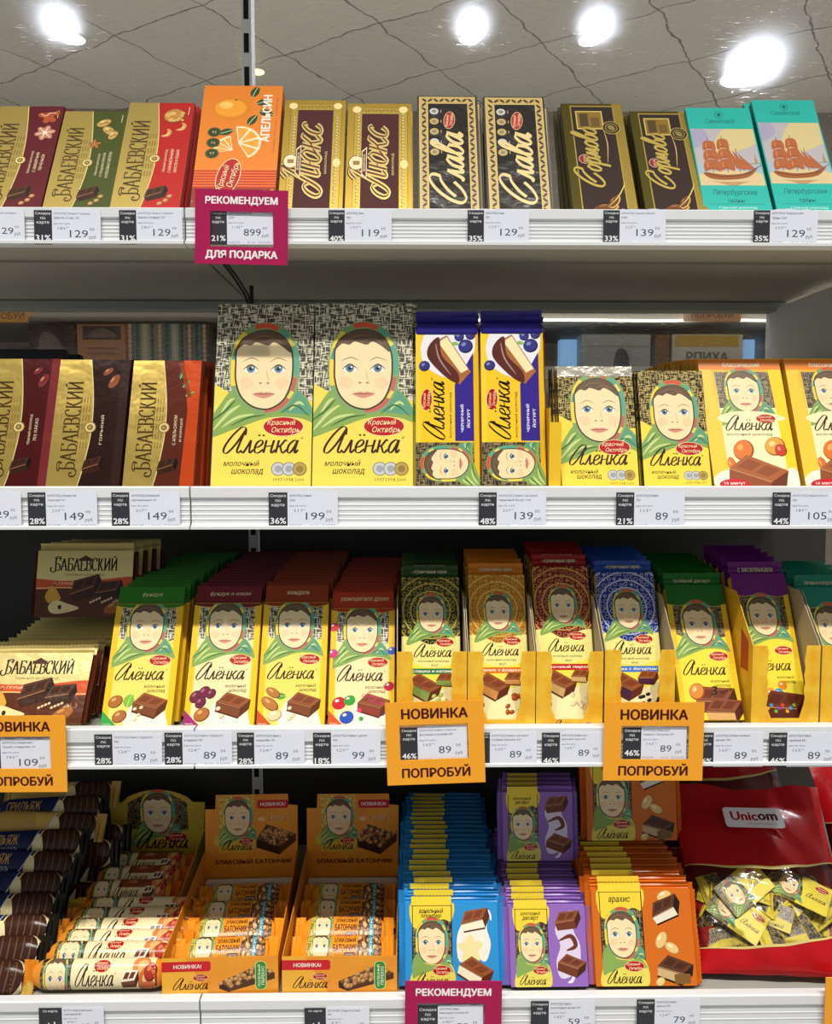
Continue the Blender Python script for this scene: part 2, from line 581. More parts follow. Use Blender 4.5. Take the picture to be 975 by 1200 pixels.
b = B(); b.box(-6, 6, -5, 5, CEIL, CEIL + .05, ceiling_mat()); struct(b.build('ceiling'))
b = B(); b.box(-6, 6, 4.5, 4.55, 0, CEIL, M('#8f8577', .8)); struct(b.build('wall_back'))
# downlights in the ceiling beyond the pane
for px, py, r, lb in ((88, 46, .052, 'round ceiling downlight glaring through the pane above the red nut bar'), (550, 46, .045, 'round ceiling downlight glaring above the first cream-bordered black bar'), (690, 47, .05, 'round ceiling downlight glaring above the olive and brown coffee bars'),
                      (865, 92, .10, 'wide ceiling downlight just above the turquoise ship bars'), (303, 84, .035, 'small yellowish ceiling light beside the slotted upright')):
    q = PZ(px, py, CEIL)
    o = empty('ceiling_downlight', (q.x, q.y, CEIL - .001))
    b = B(); b.prism([(math.cos(t) * r * 1.25, math.sin(t) * r * 1.25) for t in [PI * i / 12 for i in range(24)]], -.012, 0, M('#d8d8d4', .4), 'z'); b.build('housing', o)
    b = B(); b.prism([(math.cos(t) * r, math.sin(t) * r) for t in [PI * i / 12 for i in range(24)]], -.016, -.0125, M('#ffe9a0' if px == 303 else '#f4f8ff', .4, emit=3. if px == 303 else 75.), 'z'); b.build('lamp_disc', o)
    tag(o, lb, 'light', 'ceiling downlights')

def pane_mat():
    """clear scratched plastic"""
    m = bpy.data.materials.new('scratched_plastic')
    m.use_nodes = True
    nt = m.node_tree
    L = nt.links.new
    for n in list(nt.nodes):
        if n.type == 'BSDF_PRINCIPLED':
            nt.nodes.remove(n)
    out = [n for n in nt.nodes if n.type == 'OUTPUT_MATERIAL'][0]
    tc = node(nt, 'ShaderNodeTexCoord')
    n1 = node(nt, 'ShaderNodeTexNoise', Scale=7., Detail=1.)
    L(tc.outputs['Object'], n1.inputs['Vector'])
    bp = node(nt, 'ShaderNodeBump', Strength=.5, Distance=.02)
    L(n1.outputs['Fac'], bp.inputs['Height'])
    rf = node(nt, 'ShaderNodeBsdfRefraction', IOR=1.006, Roughness=0.)
    rf.inputs['Color'].default_value = (.93, .94, .95, 1)
    L(bp.outputs[0], rf.inputs['Normal'])
    hz = node(nt, 'ShaderNodeBsdfRefraction', IOR=1.05, Roughness=.55)
    hz.inputs['Color'].default_value = (.8, .84, .92, 1)
    gl = node(nt, 'ShaderNodeBsdfGlossy', Roughness=.06)
    L(bp.outputs[0], gl.inputs['Normal'])
    df = node(nt, 'ShaderNodeBsdfRefraction', IOR=1.05, Roughness=.8)
    df.inputs['Color'].default_value = (1, 1, 1, 1)
    # scratches: short bright dashes in several directions
    f = None
    for a, sx, sy in ((20, 60, 900), (75, 52, 960), (130, 68, 920), (165, 48, 820)):
        mp = node(nt, 'ShaderNodeMapping')
        mp.inputs['Rotation'].default_value = (0, rad(a), 0)
        mp.inputs['Scale'].default_value = (sx, 1, sy)
        L(tc.outputs['Object'], mp.inputs['Vector'])
        n = node(nt, 'ShaderNodeTexNoise', Scale=1., Detail=1., Distortion=.4)
        L(mp.outputs[0], n.inputs['Vector'])
        c = ramp(nt, n.outputs['Fac'], [(.71, (0, 0, 0)), (.78, (1, 1, 1))])
        if f is None:
            f = c
        else:
            mx = node(nt, 'ShaderNodeMath', operation='MAXIMUM')
            L(f, mx.inputs[0]); L(c, mx.inputs[1]); f = mx.outputs[0]
    sm = node(nt, 'ShaderNodeMath', operation='MULTIPLY'); L(f, sm.inputs[0]); sm.inputs[1].default_value = .5
    m1 = node(nt, 'ShaderNodeMixShader'); m1.inputs[0].default_value = .22
    L(rf.outputs[0], m1.inputs[1]); L(hz.outputs[0], m1.inputs[2])
    m2 = node(nt, 'ShaderNodeMixShader'); m2.inputs[0].default_value = .035
    L(m1.outputs[0], m2.inputs[1]); L(gl.outputs[0], m2.inputs[2])
    m3 = node(nt, 'ShaderNodeMixShader')
    L(sm.outputs[0], m3.inputs[0]); L(m2.outputs[0], m3.inputs[1]); L(df.outputs[0], m3.inputs[2])
    L(m3.outputs[0], out.inputs['Surface'])
    return m
PANE = pane_mat()
CLEAR = bpy.data.materials.new('clear_plastic')
CLEAR.use_nodes = True
_nt = CLEAR.node_tree
_nt.nodes.remove(_nt.nodes['Principled BSDF'])
_t = _nt.nodes.new('ShaderNodeBsdfTransparent')
_nt.links.new(_t.outputs[0], [n for n in _nt.nodes if n.type == 'OUTPUT_MATERIAL'][0].inputs['Surface'])
XU = P(289, 60, BACK).x
WHITE = M('#dcdee2', .4)
GREYW = M('#b4b1a4', .5)
for x0, x1, lb in ((-1.0, XU - .007, 'scratched clear plastic back panel behind the gold-banded bars, beside the slotted upright'), (XU + .007, .62, 'scratched clear plastic back panel behind the ship bars and black bars')):
    b = B(); b.box(x0, x1, BACK + .004, BACK + .008, ZS[1], 2.35, CLEAR, sides={'f': PANE})
    tag(b.build('back_panel'), lb, 'panel', 'clear back panels')
for x0, x1, lb in ((-1.0, XU - .008, 'dark metal back panel behind the pear bars and navy bars'), (XU + .008, .62, 'dark metal back panel behind the limited-edition bars and candy bags')):
    b = B(); b.box(x0, x1, BACK + .004, BACK + .012, .25, ZS[1] - .04, M('#3a3835', .5)); tag(b.build('lower_back_panel'), lb, 'panel', 'dark back panels')
b = B()
b.box(XU - .0065, XU + .0065, BACK - .001, BACK + .03, .0, 2.4, M('#d9d9d6', .45))
for i in range(46):
    z = .3 + i * .045
    b.box(XU - .0035, XU + .0035, BACK - .0016, BACK - .0008, z, z + .026, M('#0b0b0c', .7))
tag(b.build('slotted_upright'), 'white steel upright with black slots behind the orange gift box', 'upright')
b = B(); b.box(.5215, .536, .012, BACK + .003, ZS[1] + .0005, LOW[0] + .001, M('#e6e6de', .5)); tag(b.build('divider_panel'), 'grey metal side panel closing the second shelf beside the classic cartons', 'panel')

def shelf(i, x0, x1, label):
    o = empty('shelf', ((x0 + x1) / 2, 0, ZS[i]))
    dx = (x1 - x0) / 2
    lh = LIP[i] - ZS[i]
    hr = ZS[i] - LOW[i]
    b = B()
    b.box(-dx, dx, .011, BACK - .002, -(hr - .009), 0, GREYW if i == 0 else M('#a3a19a', .5), .0008)
    b.build('shelf_board', o)
    b = B(); b.box(-dx, dx, BACK - .034, BACK - .0025, -(hr + .003), -(hr - .0085), M('#a9aba0', .5), .001); b.build('rear_beam', o)
    b = B(); b.box(-dx, dx, .088, .0905, -(hr - .0065), -(hr - .0088), M('#8b887c', .5)); b.build('underside_seam', o)
    n = 5
    zt, zb = -.009, -(hr - .010)
    pr = [(.0105, lh), (.001, lh), (-.0008, lh - .0012), (-.0008, -.0058), (.0012, -.0072), (.0012, zt)]
    for k in range(n):
        za = zt + (zb - zt) * k / n
        zc = zt + (zb - zt) * (k + 1) / n
        pr += [(.0012, za - .0004), (.0017, za - .0012), (.0017, zc + .0012), (.0012, zc + .0004)]
    pr += [(.0012, zb), (-.0012, zb - .0012), (-.0035, zb - .0022), (-.0035, -hr + .005), (.0105, -hr + .004)]
    b = B(); b.prism([(p[0], p[1]) for p in pr], -dx, dx, WHITE); b.build('price_rail', o)
    tag(o, label, 'shelf', 'gondola shelves')
    return o
NM = ('top', 'second', 'third', 'bottom')
WHL = ('holding the gold-banded nut bars', 'holding the foil gold-banded dark bars', 'holding pear bars and the green hazelnut row', 'holding navy bars and the yellow wafer display')
WHR = ('holding the luxury and ship bars', 'holding the two large baby-face bars', 'holding the limited-edition bars in cartons', 'holding orange cereal displays and candy bags')
for i in range(4):
    shelf(i, XL, XS - .0009, f'white {NM[i]} shelf {WHL[i]}')
    shelf(i, XS + .0009, XR, f'white {NM[i]} shelf {WHR[i]}')
# bracket arm under the top shelf
b = B()
q = XU - .012
for dx in (0, .004):
    b.tube([(-.196 + dx, .050, LOW[0] + .004), (-.192 + dx, .10, LOW[0] - .003), (-.189 + dx, .16, LOW[0] - .014), (-.189 + dx * .5, .2, LOW[0] - .03)], .0013, M('#2a2622', .4))
b.box(-.190, -.186, .198, .204, LOW[0] - .06, LOW[0] + .004, M('#2a2622', .4))
tag(b.build('shelf_bracket'), 'black bracket arm under the top shelf behind the magenta gift sign', 'bracket')

# ---------------------------------------------------------------- price tags and signs
PAPER = M('#dfe3f1', .45)
DARK = M('#34353c', .4)
INK = M('#3d4258', .5)
INK2 = M('#6b7085', .5)
def tag_white(a, title, old, price, kop='00', w2=True):
    H = a.H
    t1, t2 = title
    a.text(t1, 4 + len(t1) * 1.55, H - 6.5, min(92, len(t1) * 3.1), 5.6, INK2 if len(t1) > 22 else INK, res=1, bold=.01)
    if t2:
        a.text(t2, 4 + len(t2) * 1.55, H - 15.5, len(t2) * 3.1, 5.6, INK, res=1, bold=.01)
    a.text('Цена без карты', 20, H - 27, 34, 5, INK2, res=1)
    a.text(old, 20, H - 36, 16, 6, INK2, res=1)
    a.text('99', 32, H - 34.6, 6, 3.4, INK2, res=1)
    a.text(price, 55, H - 47, 12.5 * len(price), 15, INK, res=2, bold=.006)
    a.text(kop, 82, H - 38, 10, 7, INK, res=1)
    a.text('руб', 83, H - 54.5, 14, 9, INK, res=1)
    a.text('00025098', 15, 4.6, 24, 4, INK2, res=1)
    a.text('за 1 шт.', 53, 4.6, 18, 4, INK2, res=1)
    a.text('22.06.2026', 82, 4.6, 28, 4, INK2, res=1)
def tag_disc(a, pct):
    H = a.H
    W_ = M('#f2f3f7', .4)
    if pct.startswith('+'):
        a.text('по карте', 50, H - 16, 62, None, W_, res=1)
        a.text(pct, 50, H * .52, 40, None, W_, res=2, bold=.02)
        return
    for k, s in enumerate(('Скидка', 'по', 'карте')):
        a.text(s, 50, H - 18 - 26 * k, 14 * len(s), 17 if s != 'по' else 12, W_, res=1)
    a.text(pct, 50, 36, 84, 33, W_, res=2, bold=.025)
def price_tag(row, pl, pw, pr, pct, price, title, old, label, yt=None, yb=None, Y=.0, rot=0.):
    """pl..pw dark discount field, pw..pr white field"""
    yt0, yb0 = ((247, 287), (577, 618), (858, 898), (1180, 1222))[row]
    yt, yb = yt or yt0, yb or yb0
    xl, xw, xr = P(pl, yt, Y).x, P(pw, yt, Y).x, P(pr, yt, Y).x
    zt, zb = P((pl + pr) / 2, yt, Y).z, P((pl + pr) / 2, yb, Y).z
    h = zt - zb
    y1 = Y - .0016
    w = xr - xw
    b = B(); b.box(0, w, 0, .0004, 0, h, PAPER)
    a = Art(w, h); tag_white(a, title, old, price); b.art(a, x0=0)
    # torn upper edge
    bb = [(0, h)]
    n = 9
    for i in range(n + 1):
        bb.append((w * (.05 + .93 * i / n), h + RND.uniform(.0002, .0018)))
    bb.append((w, h))
    b.prism(bb, .0001, .0004, PAPER, 'y')
    o = b.build('price_tag')
    o.location = (xw, y1, zb)
    o.rotation_euler = (0, rad(rot), 0)
    if xw - xl > .002:
        w2 = xw - xl
        b = B(); b.box(-w2, -.00005, -.0001, .0004, 0, h, DARK)
        a = Art(w2, h); tag_disc(a, pct); b.art(a, x0=-w2, y0=-.0001)
        c = b.build('discount_field', o)
        c['label'] = f'dark grey field reading {pct}'
    tag(o, label, 'price tag', 'price tags on the rails')
    return o
def sign(px0, py0, px1, py1, win, col, tcol, top, bot, label, rot=0., Y=-.006):
    """card with a window for the price tag"""
    A, C = P(px0, py0, Y), P(px1, py1, Y)
    w, h = C.x - A.x, A.z - C.z
    k = w / (px1 - px0)
    x0, x1 = (win[0] - px0) * k, (win[2] - px0) * k
    z1, z0 = h - (win[1] - py0) * k, h - (win[3] - py0) * k
    m = M(col, .42)
    b = B()
    ring = [(0, 0), (w, 0), (w, h), (0, h)]
    hole = [(x0, z0), (x1, z0), (x1, z1), (x0, z1)]
    for y in (0, .0012):
        for i in range(4):
            j = (i + 1) % 4
            b.face([(ring[i][0], y, ring[i][1]), (ring[j][0], y, ring[j][1]), (hole[j][0], y, hole[j][1]), (hole[i][0], y, hole[i][1])], m)
    for rg in (ring, hole):
        for i in range(4):
            j = (i + 1) % 4
            b.face([(rg[i][0], 0, rg[i][1]), (rg[j][0], 0, rg[j][1]), (rg[j][0], .0012, rg[j][1]), (rg[i][0], .0012, rg[i][1])], m)
    a = Art(w, h)
    tm = M(tcol, .4)
    a.text(top, 50, a.H - (win[1] - py0) * k / a.k * .5 - .5, 78 if len(top) > 8 else 68, None, tm, bold=.055, res=3)
    if bot:
        a.text(bot, 50, z0 / a.k * .5 + .5, 78 if len(bot) > 9 else 70, None, tm, bold=.055, res=3)
    b.art(a, x0=0)
    o = b.build('shelf_sign')
    o.location = (A.x, Y, C.z)
    o.rotation_euler = (0, rad(rot), 0)
    tag(o, label, 'sign', 'shelf signs')
    return o
MG, OR_, MAR = '#a61350', '#f0a32c', '#4a120c'
sign(227, 221, 337, 309, (245, 246.5, 320, 287.5), MG, '#f6eef0', 'РЕКОМЕНДУЕМ', 'ДЛЯ ПОДАРКА', 'magenta card sign hanging below the orange fruit gift box', 1.0)
sign(454, 824, 569, 920, (470, 851, 550, 893), OR_, MAR, 'НОВИНКА', 'ПОПРОБУЙ', 'orange card sign below the green pistachio bar carton', -1.8)
sign(708, 823, 823, 914, (728, 850.5, 806, 890), OR_, MAR, 'НОВИНКА', 'ПОПРОБУЙ', 'orange card sign below the blue ornate bar carton', .4)
sign(-36, 839, 79, 928, (-16, 865, 60, 905), OR_, MAR, 'НОВИНКА', 'ПОПРОБУЙ', 'orange card sign below the pear bars, cut by the picture edge')
sign(474, 1150, 587, 1240, (489, 1177, 567, 1217), MG, '#f6eef0', 'РЕКОМЕНДУЕМ', 'ДЛЯ ПОДАРКА', 'magenta card sign below the blue vanilla ice-cream bars', .5)
sign(968, 1146, 1082, 1240, (984, 1173, 1066, 1213), OR_, MAR, 'НОВИНКА', 'ПОПРОБУЙ', 'sliver of an orange card sign beside the red candy bag')

price_tag(0, -28, -21, 29, '31%', '129', ('ШОКОЛАД тёмный с имбирным', 'печеньем 90г'), '186', 'white price tag reading 129 below the gingerbread bar')
price_tag(0, 40, 61, 118, '31%', '129', ('ШОКОЛАД тёмный с грецким', 'орехом и сир. 90г'), '186', 'price tag with dark 31% field below the green walnut bar', rot=.5)
price_tag(0, 140, 160, 214, '31%', '129', ('ШОКОЛАД тёмный с карамел.', 'кешью и миндал. 90г'), '186', 'price tag with dark 31% field below the red nut bar')
price_tag(0, 246, 266, 320, '21%', '899', ('ШОКОЛАД Апельсин', '200г'), '1 143', 'price tag reading 899 inside the upper magenta sign', Y=-.002)
price_tag(0, 385, 404, 459, '40%', '119', ('ШОКОЛАД Люкс', '90г'), '197', 'price tag reading 119 below the burgundy and gold bars')
price_tag(0, 548, 567, 620, '35%', '129', ('ШОКОЛАД Слава', '75г'), '197', 'price tag with 35% field below the cream-bordered black bars')
price_tag(0, 707, 726, 780, '33%', '139', ('ШОКОЛАД Сормово горький', '100г'), '207', 'price tag reading 139 below the olive and brown coffee bars')
price_tag(0, 883, 902, 958, '35%', '129', ('ШОКОЛАД Петербургские', 'тайны 100г'), '197', 'price tag with 35% field below the turquoise ship bars')
price_tag(1, -42, -30, 25, '31%', '129', ('ШОКОЛАД горький', '90г'), '186', 'price tag reading 129 on the second shelf, cut by the picture edge')
price_tag(1, 33, 54, 114, '28%', '149', ('ШОКОЛАД Бабаевский', 'горький 90г'), '207', 'price tag reading 149 below the foil dark bitter bar')
price_tag(1, 131, 152, 211, '28%', '149', ('ШОКОЛАД Бабаевский', 'оригинальный 90г'), '207', 'price tag reading 149 below the orange and brown foil bar')
price_tag(1, 315, 337, 396, '36%', '199', ('ШОКОЛАД Алёнка', '200г'), '311', 'price tag reading 199 below the two large baby-face bars')
price_tag(1, 561, 582, 640, '48%', '139', ('ШОКОЛАД Алёнка с начинкой', 'черничный йогурт 160г'), '269', 'price tag reading 139 below the blueberry yogurt bars')
price_tag(1, 722, 743, 802, '21%', '89', ('ШОКОЛАД Алёнка', '75г'), '113', 'price tag with 21% field below the small foil baby-face bars')
price_tag(1, 905, 926, 984, '44%', '105', ('ШОКОЛАД Алёнка классич.', '90г'), '189', 'price tag reading 105 below the orange-topped classic cartons')
price_tag(2, -16, 1, 60, '41%', '109', ('ШОКОЛАД Бабаевский с', 'грушей и миндалём 90г'), '186', 'price tag reading 109 inside the orange sign under the pear bars', yt=866, yb=904, Y=-.002)
T2 = (860, 898)
price_tag(2, 111, 132, 190, '28%', '89', ('ШОКОЛАД Алёнка с фундуком', '90г'), '124', 'price tag reading 89 below the green hazelnut bars', 860, 898)
price_tag(2, 193, 214, 272, '28%', '89', ('ШОКОЛАД Алёнка с фундуком', 'и изюмом 90г'), '124', 'price tag reading 89 below the maroon hazelnut and raisin bars', 858, 897)
price_tag(2, 278, 298, 357, '28%', '89', ('ШОКОЛАД Алёнка с', 'миндалём 90г'), '124', 'price tag reading 89 below the brown-topped almond bars')
price_tag(2, 367, 388, 446, '18%', '99', ('ШОКОЛАД Алёнка с драже', '90г'), '120', 'price tag reading 99 below the multicolour dragee bars')
price_tag(2, 470, 490, 548, '46%', '89', ('ШОКОЛАД Алёнка со вкусом', 'фисташки и катаифи 87г'), '165', 'price tag reading 89 in the orange sign below the pistachio carton', 852, 892, -.002, -1.5)
price_tag(2, 566, 574, 629, '46%', '89', ('ШОКОЛАД Алёнка с начинкой', 'солёная карамель 87г'), '165', 'price tag reading 89 below the caramel bar carton')
price_tag(2, 635, 656, 707, '46%', '89', ('ШОКОЛАД Алёнка вкус', 'яблочный пирог 87г'), '165', 'price tag with 46% field below the red apple-pie bar carton')
price_tag(2, 730, 751, 804, '46%', '89', ('ШОКОЛАД Алёнка вкус', 'черника с йогуртом 87г'), '165', 'price tag reading 89 in the orange sign below the blue bar carton', 852, 889, -.002, .4)
price_tag(2, 816, 836, 894, '46%', '89', ('ШОКОЛАД Алёнка тройной', 'десерт 85г'), '165', 'price tag reading 89 below the green triple-dessert bar')
price_tag(2, 901, 922, 980, '46%', '89', ('ШОКОЛАД Алёнка', 'весёлый 85г'), '165', 'price tag with 46% field below the purple-topped bar carton')
price_tag(3, 46, 73, 122, '+1', '69', ('БАТОН Алёнка вафельный', 'с начинкой 45г'), '79', 'price tag reading 69 with a dark plus-one field')
price_tag(3, 357, 382, 433, '+1', '41', ('БАТОНЧИК Алёнка злаковый', '30г'), '59', 'price tag reading 41 with a dark plus-one field')
price_tag(3, 490, 513, 566, '59%', '59', ('ШОКОЛАД Алёнка', 'ванильный пломбир 87г'), '145', 'price tag reading 59 inside the lower magenta sign', 1178, 1216, -.002)
price_tag(3, 622, 643, 697, '59%', '59', ('ШОКОЛАД Алёнка', 'шоколадный десерт 87г'), '145', 'price tag reading 59 below the lilac dessert bars', 1172, 1212)
price_tag(3, 746, 767, 820, '36%', '79', ('ШОКОЛАД Алёнка', 'арахис 87г'), '124', 'price tag reading 79 below the orange peanut bars', 1170, 1210)

# ================================================================ printed motifs
def oval_logo(a, cx, cy, w, rot=0, fill='#b3161c', rim='#f0d9a0', txt='#f4dcae'):
    h = w * .5
    a.ell(cx, cy, w / 2, h / 2, rim, rot, 24)
    a.ell(cx, cy, w / 2 * .955, h / 2 * .93, fill, rot, 24)
    c, s = math.cos(rad(rot)), math.sin(rad(rot))
    for t, u, v in (('Красный', -.05, .09), ('Октябрь', .06, -.1)):
        a.text(t, cx + (u * c - v * s) * w, cy + (u * s + v * c) * w, w * .68, w * .17, txt, rot, .01, .25, 1)
def word_a(a, x, y, w, col='#3a1810', rot=0, reg=True):
    a.script('Алёнка', x, y, w, col, rot=rot, wmin=.028, wmax=.10, ysc=1.12)
    if reg:
        c, s = math.cos(rad(rot)), math.sin(rad(rot))
        u, v = w * 1.06, w * .2
        a.text('®', x + u * c - v * s, y + u * s + v * c, w * .045, None, col, rot, 0, 0, 1)
SKIN, LINE = '#f0d9ab', '#4a3726'
def face(a, cx, cy, s, rot=0, skin=SKIN, shawl=True, clip=None):
    """a small child in a striped headscarf, printed"""
    c, q = math.cos(rad(rot)), math.sin(rad(rot))
    T = lambda L: [(cx + (u * c - v * q) * s, cy + (u * q + v * c) * s) for u, v in L]
    old = a.clip
    if clip:
        a.clip = clip
    if shawl:
        a.blob(T([(-1.95, -2.5), (-1.85, -1.9), (-1.5, -1.3), (-1.1, -.75), (-.8, -1.0), (0, -1.5), (.8, -1.1), (1.05, -.7), (1.45, -1.0), (1.75, -1.5), (1.85, -1.95), (1.2, -1.75), (.2, -1.75), (-.8, -2.1)]), '#86a555')
        a.blob(T([(.5, -1.45), (1.0, -.75), (1.4, -1.0), (1.7, -1.6), (1.2, -1.6)]), '#5e9a7c')
        for L, w in (([(-1.7, -2.2), (-1.2, -1.6), (-.8, -1.3)], .12), ([(-1.4, -2.1), (-.9, -1.75), (-.3, -1.62)], .1), ([(-1.5, -1.7), (-1.2, -1.2), (-1.0, -1.05)], .1), ([(.9, -1.5), (1.2, -1.2), (1.4, -1.3)], .1)):
            a.stroke(T(L), w * s, '#c5d48c', True)
        for L, w in (([(-1.85, -1.95), (-1.3, -1.5), (-.95, -1.1)], .07), ([(-1.1, -2.05), (-.5, -1.75), (.1, -1.65)], .06), ([(.6, -1.6), (1.1, -1.3), (1.6, -1.7)], .06)):
            a.stroke(T(L), w * s, '#3f6a38', True)
    # headscarf
    a.blob(T([(-1.2, -.2), (-1.18, .6), (-.95, 1.2), (-.5, 1.6), (.0, 1.75), (.5, 1.62), (.98, 1.2), (1.2, .5), (1.22, -.3), (1.05, -1.0), (.6, -1.5), (0, -1.62), (-.6, -1.4), (-1.05, -.9)]), '#7fa268')
    a.stroke(T([(-1.06, -.6), (-1.09, .1), (-1.0, .85), (-.7, 1.36)]), .17 * s, '#e8d04a')
    a.stroke(T([(-1.08, .35), (-.98, .75)]), .15 * s, '#4f9f86')
    a.stroke(T([(-.35, 1.56), (.05, 1.63), (.45, 1.5)]), .19 * s, '#d4543a')
    a.stroke(T([(.55, 1.46), (.88, 1.08), (1.08, .5), (1.1, -.2)]), .16 * s, '#5aa58c')
    a.stroke(T([(.8, 1.16), (.98, .86)]), .14 * s, '#e6d565')
    a.stroke(T([(1.08, -.3), (.92, -.95), (.55, -1.38), (.05, -1.52)]), .13 * s, '#c2635a')
    a.stroke(T([(1.0, -.8), (.85, -1.05)]), .12 * s, '#e2cf6a')
    # face
    fo = [(-1.0, .2), (-.98, .75), (-.72, 1.18), (-.2, 1.42), (.3, 1.4), (.72, 1.12), (.95, .6), (.99, 0), (.93, -.55), (.7, -1.1), (.3, -1.4), (-.05, -1.44), (-.45, -1.3), (-.8, -.95), (-.98, -.4)]
    fo2 = closed(T(fo))
    a.poly(fo2, skin)
    a.stroke(fo2 + fo2[:1], .06 * s, LINE, n=1)
    a.ell(*T([(-.6, -.5)])[0], .25 * s, .22 * s, '#efcda0', rot)
    a.ell(*T([(.62, -.5)])[0], .23 * s, .22 * s, '#efcda0', rot)
    a.blob(T([(-.98, .7), (-.7, 1.2), (-.2, 1.42), (.3, 1.4), (.75, 1.1), (.9, .62), (.6, .85), (.3, 1.0), (.1, .88), (-.3, 1.0), (-.5, .88), (-.75, .92)]), '#665241')
    for L in ([(-.7, 1.0), (-.2, 1.22), (.3, 1.2)], [(-.1, .98), (.3, 1.12), (.7, .9)]):
        a.stroke(T(L), .05 * s, '#86684c', True)
    for sx in (-1, 1):
        ex = -.47 if sx < 0 else .49
        a.blob(T([(ex - .25, -.02), (ex, .15), (ex + .25, -.02), (ex, -.13)]), '#f3efe4')
        a.ell(*T([(ex, .02)])[0], .145 * s, .145 * s, '#5f86a3', rot, 14)
        a.ell(*T([(ex, .02)])[0], .07 * s, .07 * s, '#1d2327', rot, 10)
        a.ell(*T([(ex + .05, .07)])[0], .03 * s, .03 * s, '#ffffff', rot, 8)
        a.stroke(T([(ex - .27, -.02), (ex, .17), (ex + .27, -.01)]), .045 * s, LINE, True)
        a.stroke(T([(ex - .3, .28), (ex - sx * .02, .42), (ex + .3, .3)]), .04 * s, '#a58562', True)
    a.stroke(T([(.08, .0), (.12, -.3), (.2, -.42)]), .035 * s, '#d9b188', True)
    for u in (-.12, .14):
        a.ell(*T([(u, -.5)])[0], .06 * s, .035 * s, '#b07f5f', rot, 8)
    a.blob(T([(-.36, -.9), (-.1, -.82), (.0, -.85), (.12, -.82), (.38, -.9), (.2, -1.0), (0, -1.05), (-.2, -1.0)]), '#d08f7c')
    a.stroke(T([(-.4, -.89), (-.1, -.9), (.1, -.9), (.42, -.88)]), .035 * s, '#93503f', True)
    a.clip = old
def choc(a, x, y, s, rot=0, dark='#5d2c17', mid='#7d4022', lite='#96552f', fill=None):
    c, q = math.cos(rad(rot)), math.sin(rad(rot))
    T = lambda L: [(x + (u * c - v * q) * s, y + (u * q + v * c) * s) for u, v in L]
    a.poly(T([(0, 0), (1.0, -.1), (1.35, .28), (.35, .45)]), lite)
    a.poly(T([(.16, .1), (.5, .06), (.72, .3), (.4, .36)]), mid)
    a.poly(T([(.58, .05), (.92, .02), (1.16, .25), (.82, .29)]), mid)
    a.poly(T([(0, 0), (1.0, -.1), (1.0, -.5), (.04, -.36)]), fill or mid)
    if fill:
        a.stroke(T([(0, 0), (.5, -.05), (1.0, -.1)]), .07 * s, dark)
        a.stroke(T([(.03, -.35), (.5, -.42), (1.0, -.5)]), .07 * s, dark)
    a.poly(T([(1.0, -.1), (1.35, .28), (1.35, -.1), (1.0, -.5)]), dark)
    a.stroke(T([(.0, .0), (.5, -.05), (1.0, -.1), ]), .025 * s, '#b98259')
def nut(a, x, y, r, col='#b06b34', dk='#7d4520', lt='#d9a368', rot=30, asp=.78):
    a.ell(x, y, r, r * asp, dk, rot)
    a.ell(x - r * .06, y + r * .06, r * .9, r * asp * .88, col, rot)
    a.ell(x - r * .25, y + r * .28, r * .34, r * asp * .26, lt, rot, 12)
def leaf(a, x, y, l, rot, col='#6fae3c', w=.3):
    c, q = math.cos(rad(rot)), math.sin(rad(rot))
    T = lambda L: [(x + (u * c - v * q) * l, y + (u * q + v * c) * l) for u, v in L]
    a.blob(T([(0, 0), (.3, w * .8), (.7, w * .7), (1, 0), (.7, -w * .6), (.3, -w * .7)]), col)
    a.stroke(T([(0, 0), (.5, .03), (1, 0)]), .04 * l, '#d7e8a8')
def medals(a, x, y, r):
    for i, c in enumerate(('#c3c6c9', '#c3c6c9', '#b49a55')):
        a.ell(x + i * r * 1.5, y, r, r, '#7b7b72' if i < 2 else '#7d6a36')
        a.ell(x + i * r * 1.5, y, r * .88, r * .88, c)
        a.ell(x + i * r * 1.5, y, r * .5, r * .5, '#9da1a5' if i < 2 else '#93793a')
        a.text(('1997', '1998', '2000')[i], x + i * r * 1.5, y - r * 1.55, r * 1.3, None, '#5b4a1f', res=1)
def vtext(a, t, cx, cy, h, w, m, **k):
    a.text(t, cx, cy, h, w, m, rot=90, **k)

